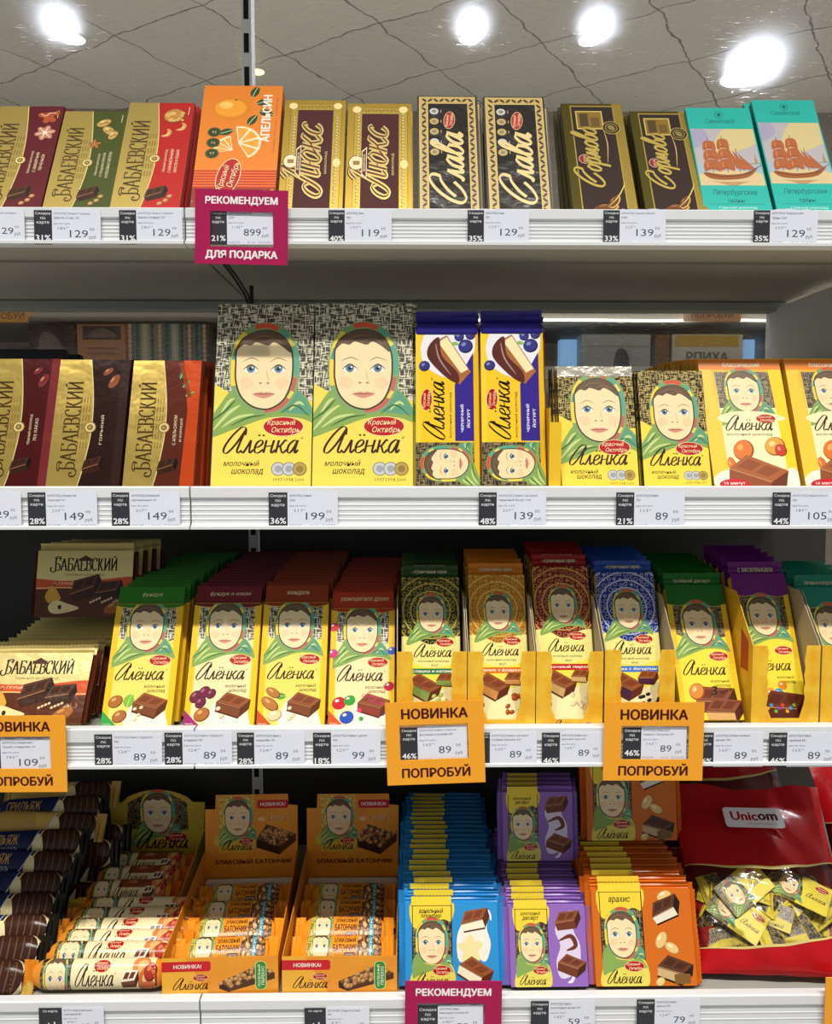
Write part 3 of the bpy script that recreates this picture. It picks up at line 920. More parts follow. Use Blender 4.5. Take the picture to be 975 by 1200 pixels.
# ---------------------------------------------------------------- pack bodies
YEL, YEL2 = '#ecd65a', '#eeb81f'
def box_pack(name, w, h, t, art, col, sides=None, bev=.0008, rough=.35, **k):
    b = B()
    mm = M(col, rough, **k) if isinstance(col, str) else col
    sd = {a: (M(c, rough, **k) if isinstance(c, str) else c) for a, c in (sides or {}).items()}
    b.box(-w / 2, w / 2, 0, t, 0, h, mm, bev, 1, None, sd)
    if art:
        b.art(art)
    return b.build(name)
def seal(parent, w, z0, hgt, y, col, name='crimped_seal', rough=.3, teeth=26, wave=.0007, xside=0, xo=0., droop=0., txt=None, mat=None):
    """flat crimped fin with a toothed edge, above (or, with xside, beside) the body"""
    b = B()
    m = mat or M(col, rough)
    n = teeth * 2
    def pt(i, j, o):
        u = -w / 2 + w * i / n
        v = [0, .25, .5, .75, 1 + (.0 if i % 2 else .1)][j] * hgt
        d = o + wave * (1 if j % 2 else -1) + .0012 * math.sin(u * 90) * (v / hgt if hgt else 0) - droop * (v / hgt) ** 2 * (1 + .4 * math.sin(u * 55))
        if xside:
            return (xside * (xo + v), y + d, z0 + w / 2 + u)
        return (u, y + d, z0 + v)
    for o in (0, .0007):
        V = [[b.bm.verts.new(pt(i, j, o)) for i in range(n + 1)] for j in range(5)]
        for j in range(4):
            for i in range(n):
                f = b.bm.faces.new([V[j][i], V[j][i + 1], V[j + 1][i + 1], V[j + 1][i]])
                f.material_index = b.mi(m)
    if txt:
        a = Art(w, hgt)
        a.text(txt, 50, a.H * .5, 66, a.H * .34, '#d8cfa8', shear=.2, res=1, bold=.01)
        b.art(a, z0=z0, y0=y - wave - .0014)
    o = b.build(name, parent)
    return o
def flow_pack(name, w, h, t, art, col, top=None, bot=None, sides=None, rough=.3, bev=.003, seals=(.012, .004), seal_txt=None, droop=.004, **k):
    b = B()
    mm = M(col, rough, **k) if isinstance(col, str) else col
    z0 = seals[1]
    b.box(-w / 2, w / 2, 0, t, z0, h - seals[0], mm, bev, 3, None, {a: (M(c, rough) if isinstance(c, str) else c) for a, c in (sides or {}).items()})
    for f in b.bm.faces:
        f.smooth = False
    if art:
        b.art(art, z0=z0, x0=-art.w / 2)
    o = b.build(name)
    if seals[0]:
        seal(o, w * .985, h - seals[0] - .0005, seals[0], t * .45, top or col, 'top_seal', rough, txt=seal_txt, droop=droop)
    return o

# ================================================================ top shelf
GOLD = M('#bda65e', .3, .7)
GOLDB = '#8f7434'
def bab_art(w, h, col, dk, texts, motif, foil=False):
    a = Art(w, h, rough=.2 if foil else .34, metal=.3 if foil else 0., bump=.25 if foil else 0., bscale=26.)
    H = a.H
    a.rect(0, 0, 100, H, col)
    g = M('#d8bc68', .2, .85, .25, 26.) if foil else GOLD
    edge = [(44, H), (51, H * .75), (54, H * .55), (53, H * .35), (47, H * .12), (42, 0)]
    a.poly([(0, 0)] + [(42, 0)] + crom(edge[::-1], 4)[1:] + [(0, H)], g)
    a.stroke(edge, 1.2, '#e8d79a')
    # engraved town house behind the name
    for x in (36, 40, 44, 48):
        for y in range(6):
            a.rect(x, H * (.3 + .07 * y), x + 1.6, H * (.33 + .07 * y) + 3, GOLDB)
    for k in range(7):
        a.rect(10 + k * 3.4, H * .5 - 14 + k * 2, 11 + k * 3.4, H * .5 + 14 - k * 2, '#a88c48')
    sw = [[(.14, 0), (-.15, -.16), (-.5, -.05), (-.52, .22), (-.3, .3), (-.2, .14)], [(.62, .84), (.7, 1.1), (.2, 1.16), (-.1, 1.0)]]
    a.script('БАБАЕВСКИЙ', 36, H * .13, H * .70, '#4b3715', CAP, .06, .16, 0, 90, 1.22, .05, sw)
    a.ell(52, H * .46, 8.5, 8.5, '#7d6228'); a.ell(52, H * .46, 7.2, 7.2, '#e3cf8e'); a.ell(52, H * .46, 4.4, 4.4, '#8d7136'); a.text('®', 52, H * .46, 4, None, '#f0e3b4', res=1)
    for i, (t, l) in enumerate(texts):
        vtext(a, t, 68 + i * 8.5, H * .44, l, 4.6, '#e9dcb6', res=1, bold=.01)
    a.rect(92, H * .88, 93, H * .96, '#e9dcb6')
    if foil:
        choc(a, 46, 26, 24, 25, '#1e0f0a', '#3a2017', '#4a2b1f')
    else:
        choc(a, 46, 24, 27, 28, '#24110a', '#3b1e12', '#52301f')
        for x, y in ((78, 18), (83, 26), (70, 12)):
            nut(a, x, y, 4.5, '#b98d58', '#6b4424', '#e4c592')
    motif(a, H)
    return a
def m_ginger(a, H):
    a.ell(78, H * .90, 9, 8, '#b4532c'); a.ell(68, H * .91, 6, 5, '#b4532c'); a.ell(90, H * .93, 5, 5, '#b4532c'); a.ell(76, H * .85, 5, 5, '#b4532c'); a.ell(86, H * .86, 5, 5, '#b4532c')
    a.stroke([(66, H * .92), (74, H * .9), (80, H * .93), (90, H * .93)], 1.2, '#f4e8dc')
    for k in range(6):
        t = rad(60 * k + 15)
        a.ell(79 + 8 * math.cos(t), H * .73 + 8 * math.sin(t), 8, 5, '#c8896a', 60 * k + 15)
    for k in range(6):
        t = rad(60 * k + 15)
        a.stroke([(79, H * .73), (79 + 13 * math.cos(t), H * .73 + 13 * math.sin(t))], 1.3, '#f4e4dc')
    a.ell(79, H * .73, 4, 4, '#f0dccf')
def m_walnut(a, H):
    for x, y, r, q in ((66, .87, 13, 30), (76, .79, 13, -40), (84, .74, 11, 60)):
        nut(a, x, H * y, r, '#c9a35c', '#4d3716', '#e9d090', q, .62)
        a.stroke([(x - r * .5, H * y - 3), (x, H * y + 2), (x + r * .6, H * y)], 1.4, '#6d5020')
    for k in range(5):
        leaf(a, 57, H * .65, 10, 20 + 72 * k, '#a4561f', .4)
def m_cashew(a, H):
    nut(a, 72, H * .87, 17, '#c58b45', '#7a4a1c', '#e5bb78', 20, .9)
    for k in range(16):
        a.ell(72 + RND.uniform(-13, 13), H * .87 + RND.uniform(-11, 11), 2.6, 2, '#e2b56c')
    for x, y in ((63, .70), (84, .76)):
        a.stroke([(x - 7, H * y - 6), (x + 2, H * y - 4), (x + 5, H * y + 4), (x + 1, H * y + 9)], 6.5, '#d9a05e', True)
        a.stroke([(x - 5, H * y - 5), (x + 2, H * y - 3), (x + 4, H * y + 3)], 1.8, '#f2d3a0', True)
LEAN1 = 29
def row_pack(row, xl, xr, ytop, lean, t, Y0=.0125, yb=None):
    """(X, w, h) of a pack whose lower edge shows between xl and xr and whose top shows at ytop"""
    yl = yb or (241, 567, 843, 1157)[row]
    X = (P(xl, yl, Y0).x + P(xr, yl, Y0).x) / 2
    w = P(xr, yl, Y0).x - P(xl, yl, Y0).x
    return X, w, topheight(X, Y0, ZS[row] + t * math.sin(rad(lean)), rad(lean), ytop)
BT = (('ТЁМНЫЙ ШОКОЛАД', 46), ('С ИМБИРНЫМ', 40), ('ПЕЧЕНЬЕМ', 32))
for xl, xr, yt, col, dk, tx, mo, nm, n in (
        (-34, 47, 125, '#5f1320', '#4a0e18', BT, m_ginger, 'gold and dark-red chocolate bar with gingerbread picture', 4),
        (49, 128, 131, '#46501c', '#3a4316', (('ТЁМНЫЙ ШОКОЛАД', 46), ('С ГРЕЦКИМ ОРЕХОМ', 50), ('И КЛЕНОВЫМ СИРОПОМ', 54)), m_walnut, 'gold and green chocolate bar with walnut picture', 3),
        (128, 210, 121, '#b91e1a', '#96150f', (('ТЁМНЫЙ ШОКОЛАД', 46), ('С КАРАМЕЛЬНЫМИ', 48), ('КРИСПИ И КЕШЬЮ', 46)), m_cashew, 'gold and red chocolate bar with nut cluster picture', 5)):
    t = .0095
    X, w, h = row_pack(0, xl, xr, yt, LEAN1, t)
    o = box_pack('chocolate_bar', w, h, t, bab_art(w, h, col, dk, tx, mo), col, {'l': '#c1a55c'}, rough=.33)
    stack(o, n, X, .0125, ZS[0], t, h, LEAN1, 22, nm, 'chocolate bar', nm + 's on the top shelf', drift=.0012)
# orange gift box
t = .016
X, w, h = row_pack(0, 222, 321, 101, 27, t)
a = Art(w, h); H = a.H
a.rect(0, 0, 100, H, '#e8842a')
for k in range(7):
    a.rect(0, H * .29 - k * 4.2, 100, H * .29 - k * 4.2 - 2.9, '#c8381c')
a.rect(0, 0, 100, H * .29 - 28, '#8c2c14')
for k in range(90):
    nut(a, RND.uniform(2, 98), RND.uniform(2, H * .13), RND.uniform(2.5, 5), RND.choice(('#b4602a', '#8f3c1a', '#c97c3c')), '#55200c', '#e9ae68', RND.uniform(0, 180))
for x, y, r in ((62, .90, 70), (68, .84, 20), (72, .78, -20), (60, .66, 60), (42, .62, 200)):
    leaf(a, x, H * y, 20, r, '#2c4a24', .34)
a.ell(38, H * .80, 24, 19, '#e0861c'); a.ell(36, H * .805, 20, 15, '#f2a12e'); a.ell(30, H * .83, 9, 6, '#f9c765'); a.ell(42, H * .875, 2, 1.5, '#7f6a20')
def slice_(cx, cy, r, a0, a1):
    arc = lambda rr: [(cx + rr * math.cos(rad(a0 + (a1 - a0) * i / 14)), cy + rr * math.sin(rad(a0 + (a1 - a0) * i / 14))) for i in range(15)]
    a.poly([(cx, cy)] + arc(r), '#f08a1c')
    a.poly([(cx, cy)] + arc(r * .93), '#fdeccb')
    for k in range(4):
        p0, p1 = a0 + (a1 - a0) * (k + .08) / 4, a0 + (a1 - a0) * (k + .92) / 4
        a.poly([(cx + 3 * math.cos(rad((p0 + p1) / 2)), cy + 3 * math.sin(rad((p0 + p1) / 2)))] + [(cx + r * .84 * math.cos(rad(p0 + (p1 - p0) * i / 5)), cy + r * .84 * math.sin(rad(p0 + (p1 - p0) * i / 5))) for i in range(6)], '#f4a43c')
slice_(50, H * .51, 30, -60, 100)
slice_(44, H * .45, 26, 100, 190)
vtext(a, 'АПЕЛЬСИН', 82, H * .72, H * .40, 12, '#f8f3e6', bold=.05)
vtext(a, 'темный шоколад • апельсин', 94, H * .66, H * .46, 3.4, '#b05a1c', res=1)
for k in range(3):
    a.ell(19, H * (.60 - .088 * k), 8.5, 8, '#4b5a2a'); a.ell(19, H * (.60 - .088 * k), 6.6, 6.2, '#2e3c1c')
    a.text(('95', '96', '97')[k], 19, H * (.60 - .088 * k), 6, None, '#c9c39a', res=1)
oval_logo(a, 42, H * .24, 58, 80)
o = box_pack('chocolate_box', w, h, t, a, '#e07a26', {'l': '#d9cfc0'}, .001)
stand(o, X, .0125, ZS[0], t, rad(27)); tag(o, 'tall orange gift box of chocolate with orange fruit picture', 'chocolate box')
# burgundy and gold bars
def lux_art(w, h):
    a = Art(w, h, rough=.6); H = a.H
    a.rect(0, 0, 100, H, M('#b0923e', .28, .7))
    a.rect(10, 0, 94, H - 8, M('#8a6a24', .3, .5)); a.rect(11, 0, 93, H - 9, M('#c4aa52', .26, .7))
    for k in range(30):
        y = 3 + k * 6.6
        if y < H - 14:
            for x in (16.5, 86):
                a.ell(x, y, 3.2, 1.5, '#8c6c22', 35 if k % 2 else -35, 8)
                a.ell(x + .6, y + .6, 2, .8, '#fdf3c0', 35 if k % 2 else -35, 8)
    for k in range(13):
        a.ell(16 + k * 5.8, H - 15, 3.2, 1.5, '#8c6c22', 60 if k % 2 else -60, 8)
    a.rect(22, 0, 80, H - 22, '#4a0f16'); a.rect(23.5, 0, 78.5, H - 23.5, '#470c13')
    a.ell(14, H - 13, 7, 7, '#f1e09a'); a.ell(87, H - 13, 7, 7, '#f1e09a'); a.ell(88, H * .42, 6, 9, '#f1e09a')
    a.script('Люкс', 62.5, H * .13, H * .63, '#2e0a0c', wmin=.12, wmax=.24, shear=.3, rot=90, ysc=.92)
    a.script('Люкс', 62, H * .135, H * .62, M('#ecd588', .22, .6), wmin=.08, wmax=.19, shear=.3, rot=90, ysc=.92)
    a.script('Люкс', 61.4, H * .137, H * .62, '#6b2a20', wmin=.015, wmax=.06, shear=.3, rot=90, ysc=.92)
    vtext(a, 'ШОКОЛАД', 71, H * .42, H * .2, 4, '#e0c97e', res=1, bold=.02)
    a.ell(15, H * .43, 12.5, 15, '#7a5a28'); a.ell(15, H * .43, 11, 13.5, '#efe2b8'); a.rect(10, H * .43 - 4, 20, H * .43 + 4, '#9a7a3c')
    a.poly([(23, H * .32), (31, H * .28), (31, H * .58), (23, H * .54)], '#e9dcb4'); a.poly([(24.2, H * .33), (29.8, H * .3), (29.8, H * .56), (24.2, H * .53)], '#5a1a18')
    vtext(a, 'ФАБРИКА', 27, H * .43, H * .16, 3.6, '#efe2b8', res=1, bold=.02)
    return a
t = .0095
for xl, xr, yt, lb in ((325, 401, 118, 'burgundy and gold chocolate bar by the orange gift box'), (404, 483, 122, 'burgundy and gold chocolate bar by the cream-bordered black bars')):
    X, w, h = row_pack(0, xl, xr, yt, 27, t)
    o = box_pack('chocolate_bar', w, h, t, lux_art(w, h), M('#b0923e', .28, .7))
    stack(o, 3, X, .0125, ZS[0], t, h, 27, 24, lb, 'chocolate bar', 'burgundy and gold bars on the top shelf', jit=.0015)
# black bars with a cream leaf border
def slava_art(w, h):
    a = Art(w, h); H = a.H
    CR = '#d9bf7e'
    a.rect(0, 0, 100, H, '#3c3129'); a.rect(3, 0, 97, H - 2, CR); a.rect(4.5, 0, 95.5, H - 3.5, '#cdb06a')
    a.rect(17, 0, 85, H - 16, CR); a.rect(18, 0, 84, H - 17, M('#2b2625', .22, 0, .5, 35.))
    n = int((H - 16) / 9.5)
    for k in range(n + 1):
        y = 4 + k * 9.5
        for x in (11, 90):
            a.ell(x, y, 5.4, 2.2, '#3a2d1c', 48 if k % 2 else -48, 10)
    for k in range(9):
        a.ell(12 + k * 9.6, H - 9.5, 5.2, 2.2, '#3a2d1c', 42 if k % 2 else -42, 10)
    oval_logo(a, 53, H * .78, 38, 84)
    for k in range(5):
        c = '#cfd2d6' if k in (0, 3) else '#cdae62'
        a.ell(28, H * (.86 - .09 * k), 8, 7.5, '#5a5040'); a.ell(28, H * (.86 - .09 * k), 7.2, 6.7, c); a.ell(28, H * (.86 - .09 * k), 4, 3.6, '#8d8570')
        a.rect(38.5, H * (.86 - .09 * k) - 3, 40, H * (.86 - .09 * k) + 3, '#a99c80')
    a.script('Слава', 74, H * .045, H * .62, '#e8cf8e', wmin=.05, wmax=.13, shear=.25, rot=90, ysc=1.0)
    return a
for xl, xr, yt, lb in ((490, 564, 113, 'black chocolate bar with cream leaf border, by the burgundy bars'), (572, 648, 114, 'black chocolate bar with cream leaf border, by the olive bars')):
    X, w, h = row_pack(0, xl, xr, yt, 25, t)
    o = box_pack('chocolate_bar', w, h, t, slava_art(w, h), '#3a302a', rough=.28)
    stack(o, 4, X, .0125, ZS[0], t, h, 25, 20, lb, 'chocolate bar', 'black cream-bordered bars on the top shelf', drift=.003)
# dark brown bars with an olive-gold frame
def sorm_art(w, h):
    a = Art(w, h, rough=.6); H = a.H
    a.rect(0, 0, 100, H, M('#5d5424', .25, .5)); a.rect(84, 0, 100, H, M('#b39a4c', .25, .6))
    a.rect(14, 0, 86, H - 5, M('#b8a04e', .28, .5)); a.rect(16, 0, 84, H - 8, '#241410'); a.rect(18, 0, 82, H * .82, '#2a100a')
    a.rect(22, H * .745, 66, H * .925, '#d3bc6c'); a.rect(24, H * .755, 64, H * .915, M('#9c7c34', .3, .4)); a.rect(28, H * .77, 42, H * .9, '#4e3a1a'); a.rect(46, H * .77, 60, H * .86, '#6b5224')
    a.ell(78, H * .76, 15, 15, '#b8a04e'); a.ell(78, H * .76, 13.6, 13.6, '#241410'); a.ell(78, H * .76, 10, 10, '#b8a04e'); a.ell(78, H * .76, 9, 9, '#2c1a12'); a.ell(78, H * .76, 5, 7, '#8e7c3c', 40)
    a.ell(28, H * .46, 9.5, 10.5, '#d9b0a0'); a.ell(28, H * .46, 8.4, 9.4, '#8a2018'); vtext(a, 'РОССИЯ', 28, H * .46, 14, 4, '#f0d8c8', res=1)
    a.script('Сормово', 52.5, H * .185, H * .56, '#120806', wmin=.09, wmax=.2, shear=.3, rot=90, ysc=1.15)
    a.script('Сормово', 52, H * .19, H * .56, M('#d6bd62', .25, .5), wmin=.06, wmax=.15, shear=.3, rot=90, ysc=1.15)
    a.stroke([(64, H * .42), (68, H * .6), (65, H * .73)], 1.6, '#cdb35a', True)
    nut(a, 52, 4, 20, '#6b3c1c', '#c79a4c', '#95602f', 10, .4); nut(a, 66, 17, 15, '#6b3c1c', '#d1b050', '#95602f', 60, .45)
    a.stroke([(54, 6), (70, 24), (82, 46), (86, 60)], 2, '#d9c26a', True)
    return a
t = .0125
for xl, xr, yt, lb in ((672, 748, 122, 'brown and olive-gold coffee bar by the black bars'), (757, 830, 131, 'brown and olive-gold coffee bar by the turquoise bars')):
    X, w, h = row_pack(0, xl, xr, yt, 30, t)
    o = box_pack('chocolate_bar', w, h, t, sorm_art(w, h), M('#4f4a20', .28, .4), {'r': M('#a8924a', .3, .5)})
    stack(o, 3, X, .0125, ZS[0], t, h, 30, 24, lb, 'chocolate bar', 'dark brown coffee bars on the top shelf', jit=.001)
# turquoise bars with a sailing ship
def ship_art(w, h):
    a = Art(w, h); H = a.H
    a.rect(0, 0, 100, H, '#26b3a8')
    y0, y1 = H * .235, H * .785
    a.rect(2, y0, 98, y1, '#b9b2b8')
    a.clip = (2, y0, 98, y1)
    for pts, c in (([(30, y0 + 60), (98, y0 + 84), (98, y1), (52, y1)], '#d6c48e'), ([(2, y0 + 40), (30, y0 + 46), (98, y0 + 42), (98, y0 + 18), (2, y0 + 20)], '#a7b6c4'), ([(2, y0), (98, y0), (98, y0 + 22), (50, y0 + 30), (2, y0 + 22)], '#d8c193'),
                   ([(20, y1), (2, y1 - 6), (2, y1 - 40), (26, y1 - 22)], '#a9a2bd')):
        a.blob(pts, c)
    a.stroke([(60, y0 + 42), (98, y0 + 44)], 4, '#8f9a94', True); a.rect(90, y0 + 44, 94, y0 + 54, '#a88f5c'); a.rect(91.4, y0 + 54, 92.6, y0 + 62, '#8f7a4a')
    SL = '#b2643a'
    for x, yb, yt in ((24, 26, 96), (46, 26, 100), (64, 26, 74)):
        a.rect(x, y0 + yb, x + 1.1, y0 + yt, '#7d5030')
    for x0, z, w_, h_ in ((15, 70, 19, 18), (14, 50, 21, 19), (12, 28, 24, 21), (37, 72, 18, 20), (36, 51, 20, 20), (35, 29, 22, 21)):
        a.blob([(x0, y0 + z), (x0 + w_ / 2, y0 + z + 4), (x0 + w_, y0 + z), (x0 + w_ - 1, y0 + z + h_), (x0 + 3, y0 + z + h_)], SL)
        a.stroke([(x0 + 3, y0 + z + 4), (x0 + w_ / 2, y0 + z + 7), (x0 + w_ - 3, y0 + z + 4)], 1.2, '#8f4a28', True)
        a.stroke([(x0 + 6, y0 + z + 6), (x0 + 6, y0 + z + h_ - 3)], 2, '#d98f58', True)
    for x in (60, 68, 76):
        a.poly([(x, y0 + 34), (x + 14, y0 + 30), (x - 10, y0 + 78 - (x - 60) * .8)], SL)
    a.blob([(10, y0 + 26), (40, y0 + 21), (70, y0 + 24), (92, y0 + 36), (76, y0 + 17), (44, y0 + 11), (18, y0 + 14)], '#9a5a30')
    a.stroke([(12, y0 + 23), (44, y0 + 17), (80, y0 + 25)], 1.2, '#5b3018')
    a.stroke([(74, y0 + 24), (98, y0 + 40)], 1.2, '#7d5030')
    for k in range(4):
        a.stroke([(20 + 6 * k, y0 + 8 - 2 * k), (50, y0 + 6 - 2 * k), (78 - 6 * k, y0 + 8 - 2 * k)], 1.4, '#b77f52', True)
    a.clip = (0, 0, 100, H)
    G = '#12625d'
    a.ell(50, H - 15, 6.5, 7, G); a.ell(50, H - 15, 5.6, 6.1, '#26b3a8'); a.ell(50, H - 15, 2.8, 3.6, G)
    a.text('Самойловой', 50, H - 28, 46, 10, G, shear=.35, res=2)
    a.text('Петербургские', 50, H * .165, 66, 13, '#124c50', shear=.35)
    a.text('тайны', 50, H * .095, 26, 9, '#124c50', shear=.35)
    a.rect(10, H * .06, 90, H * .06 + .6, '#0f5f60')
    a.text('Горький шоколад', 50, H * .028, 56, 5.5, '#cfeee6', shear=.2, res=1)
    return a
t = .0125
for xl, xr, yt, lb in ((826, 906, 127, 'turquoise sailing-ship bar, shorter one by the coffee bars'), (911, 989, 118, 'turquoise sailing-ship bar, the taller end one')):
    X, w, h = row_pack(0, xl, xr, yt, 28, t)
    o = box_pack('chocolate_bar', w, h, t, ship_art(w, h), '#1fa79c', {'l': '#17877f'}, .0015)
    stack(o, 2, X, .0125, ZS[0], t, h, 28, 24, lb, 'chocolate bar', 'turquoise ship bars on the top shelf', jit=.001)

# ================================================================ second shelf
for xl, xr, yt, col, tx, nm, n, mc in ((-32, 53, 421, '#4a1216', (('ТЁМНЫЙ ШОКОЛАД', 46), ('75% КАКАО', 34)), 'gold-banded dark-red foil chocolate bar', 3, '#7a2a30'),
                                   (53, 139, 422, '#2a1512', (('ГОРЬКИЙ', 44),), 'gold-banded black-brown foil chocolate bar', 3, '#8a4a30'),
                                   (143, 226, 423, '#5a2418', (('С АПЕЛЬСИНОМ', 46), ('И КОРИЦЕЙ', 36)), 'gold-banded orange and brown foil chocolate bar', 4, '#c8521c')):
    t = .0095
    X, w, h = row_pack(1, xl, xr, yt, 20, t)
    def mo(a, H, mc=mc):
        if mc == '#c8521c':
            a.poly([(80, 0), (100, 0), (100, H), (74, H), (84, H * .6)], '#c2461a')
            for k in range(3):
                leaf(a, 70 + 5 * k, H * (.85 - .07 * k), 14, 70 - 20 * k, '#2c7a3a')
            a.stroke([(70, H * .98), (86, H * .7)], 6, '#8a3a18')
        else:
            nut(a, 80, H * .82, 13, mc, '#2e120c', '#c08a5a', 60, .5); nut(a, 70, H * .9, 9, mc, '#2e120c', '#c08a5a', 40, .5)
            a.rect(88, 0, 100, H, mc if mc == '#7a2a30' else '#35201a')
    o = box_pack('chocolate_bar', w, h, t, bab_art(w, h, col, col, tx, mo, True), col, {'r': '#b4411a' if mc == '#c8521c' else '#3a1512'}, .001, .2, bump=.4)
    stack(o, n, X, .0125, ZS[1], t, h, 20, 16, nm, 'chocolate bar', nm + 's on the second shelf', drift=.0015)
# black cartons far back behind them
b = B(); b.box(-.06, .06, 0, .012, 0, .163, M('#171314', .45), .001); o = b.build('chocolate_bar')
k = 0
for px, py in ((28, 400), (84, 402), (98, 411)):
    c = o if k == 0 else dup(o)
    q = P(px - 50, py, .19 + .03 * k)
    stand(c, q.x, .19 + .022 * k if k < 2 else .16, ZS[1], .012, rad(6))
    tag(c, ('black chocolate carton standing far back behind the dark-red foil bar', 'black chocolate carton standing behind the others, near the back panel', 'lower black chocolate carton standing behind the black-brown foil bar')[k], 'chocolate bar', 'black cartons at the back')
    k += 1
# large baby-face bars
TW = tweed('tweed_print', '#3a362c', '#d5cfb4', 1.0)
TWD = tweed('tweed_print_dark', '#201a12', '#8d7a52', 1.25)
TWF = tweed('tweed_print_foil', '#2c261a', '#bba468', 1.3, .22)
def big_art(w, h, foil=False):
    a = Art(w, h, rough=.4 if foil else .36); H = a.H
    yb = H * .345
    a.rect(0, 0, 100, H, YEL if not foil else '#efd64a')
    a.rect(0, yb + 10, 100, H, TWF if foil else TW)
    a.blob([(-6, yb - 6), (-6, yb + 40), (20, yb + 30), (60, yb + 20), (106, yb + 22), (106, yb - 4), (50, yb - 12)], YEL if not foil else '#efd64a')
    face(a, 50 if not foil else 52, H * .635, 29.5 if not foil else 30.5)
    oval_logo(a, 71, H * .325, 42)
    word_a(a, 10, H * .185, 76)
    a.text('молочный', 30, H * .13, 36, 6.2, '#4a2a12', shear=.25, res=1, bold=.012)
    a.text('шоколад', 36, H * .083, 32, 6.6, '#4a2a12', shear=.25, res=1, bold=.012)
    medals(a, 67, H * .1, 7.2)
    return a
t = .0095
for xl, xr, yt, lb in ((243, 364, 357, 'large baby-face chocolate bar beside the foil gold-banded bars'), (362, 484, 356, 'large baby-face chocolate bar beside the blueberry yogurt bars')):
    X, w, h = row_pack(1, xl, xr, yt, 15, t)
    X += .0015 if xl < 300 else .0015
    w -= .003
    o = box_pack('chocolate_bar', w, h, t, big_art(w, h), '#3d3a2e', {'r': TW, 'l': TW, 't': TW}, .001)
    stack(o, 2, X, .0125, ZS[1], t, h, 15, 14, lb, 'chocolate bar', 'large baby-face bars', drift=.003)
# blueberry yogurt bars
NAVY, VIO = '#241d7a', '#3a2a8c'
def yog_art(w, h):
    a = Art(w, h, rough=.2, bump=.25, bscale=40.); H = a.H
    a.rect(0, 0, 100, H, '#f0c62e')
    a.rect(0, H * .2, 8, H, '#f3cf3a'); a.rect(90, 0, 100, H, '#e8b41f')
    a.blob([(8, H * .83), (16, H * .95), (30, H * .99), (60, H * .99), (92, H * .97), (92, H * .8), (60, H * .66), (20, H * .72)], '#e9e6ee')
    a.rect(62, H * .27, 92, H * .62, VIO)
    a.poly([(62, H * .62), (92, H * .62), (92, H * .82)], VIO)
    for x, y, r in ((80, .86, 12), (70, .92, 8), (14, .735, 9), (88, .93, 8)):
        nut(a, x, H * y, r, '#3b3a80', '#1d1c4c', '#7d86c8', 30, .95)
    leaf(a, 60, H * .93, 14, 40); leaf(a, 58, H * .88, 12, -10)
    a.poly([(20, H * .78), (36, H * .9), (50, H * .93), (88, H * .7), (70, H * .62)], '#a96a3a')
    a.poly([(36, H * .885), (50, H * .92), (84, H * .715), (72, H * .69)], '#efe2b0')
    a.blob([(24, H * .88), (38, H * .915), (42, H * .8), (66, H * .70), (68, H * .63), (50, H * .66), (24, H * .76), (18, H * .82)], '#5c2f2a')
    a.stroke([(32, H * .88), (38, H * .78), (56, H * .68)], 2.6, '#b08a84', True)
    oval_logo(a, 17, H * .525, 36, 86)
    word_a(a, 45, H * .275, H * .36, '#231408', 90)
    vtext(a, 'молочный шоколад', 55, H * .43, H * .28, 5.2, '#3a2210', shear=.2, res=1, bold=.01)
    vtext(a, 'ЧЕРНИЧНЫЙ', 73, H * .41, H * .17, 5.6, '#eceafc', bold=.03)
    vtext(a, 'ЙОГУРТ', 83, H * .41, H * .115, 5.6, '#eceafc', bold=.03)
    a.rect(0, 0, 92, H * .262, TWD)
    face(a, 48, H * .132, 24, 90, clip=(0, 0, 100, H * .262))
    return a
t = .013
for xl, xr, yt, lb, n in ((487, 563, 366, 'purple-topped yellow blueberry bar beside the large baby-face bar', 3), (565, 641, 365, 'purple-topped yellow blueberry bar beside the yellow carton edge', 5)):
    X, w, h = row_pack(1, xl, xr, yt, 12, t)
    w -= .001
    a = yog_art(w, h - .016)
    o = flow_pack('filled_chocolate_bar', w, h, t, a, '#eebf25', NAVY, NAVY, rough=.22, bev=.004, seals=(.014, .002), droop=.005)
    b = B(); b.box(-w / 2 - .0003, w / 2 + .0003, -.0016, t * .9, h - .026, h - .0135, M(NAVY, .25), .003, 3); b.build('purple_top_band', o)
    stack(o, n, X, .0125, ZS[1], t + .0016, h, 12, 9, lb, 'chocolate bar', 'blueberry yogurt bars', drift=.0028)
# yellow tray edge beside them
def wavy_tray_art(w, h):
    pass
o = empty('display_carton')
b = B(); b.box(-.0012, .0112, 0, .0012, 0, .07, M('#eec02c', .45)); b.build('front_panel', o)
b = B(); b.box(-.0012, 0, .0014, .2, 0, .085, M('#dca91f', .45)); b.build('side_panel', o)
q = P(644, 567, .012)
o.location = (q.x, .009, ZS[1] + .0004)
tag(o, 'narrow yellow carton edge standing beside the blueberry yogurt bars', 'carton')
# small foil baby-face bars
t = .0095
for xl, xr, yt, lb, strip in ((657, 751, 430, 'small foil baby-face bar with a silver top strip', True), (754, 836, 435, 'small foil baby-face bar without strip, beside the classic cartons', False)):
    X, w, h = row_pack(1, xl, xr, yt, 17, t)
    w -= .003
    a = big_art(w, h, True)
    if strip:
        a.rect(0, a.H - 14, 100, a.H, M('#d6d2c4', .2, .7, .4, 90.))
        a.text('молочный шоколад', 50, a.H - 7, 56, 4, '#a89a80', res=1)
    o = box_pack('chocolate_bar', w, h, t, a, '#6b5c34', {'l': TWD, 't': TWD}, .001, .2)
    stack(o, 4, X, .0125, ZS[1], t, h, 17, 10, lb, 'chocolate bar', 'small foil baby-face bars', drift=-.001)
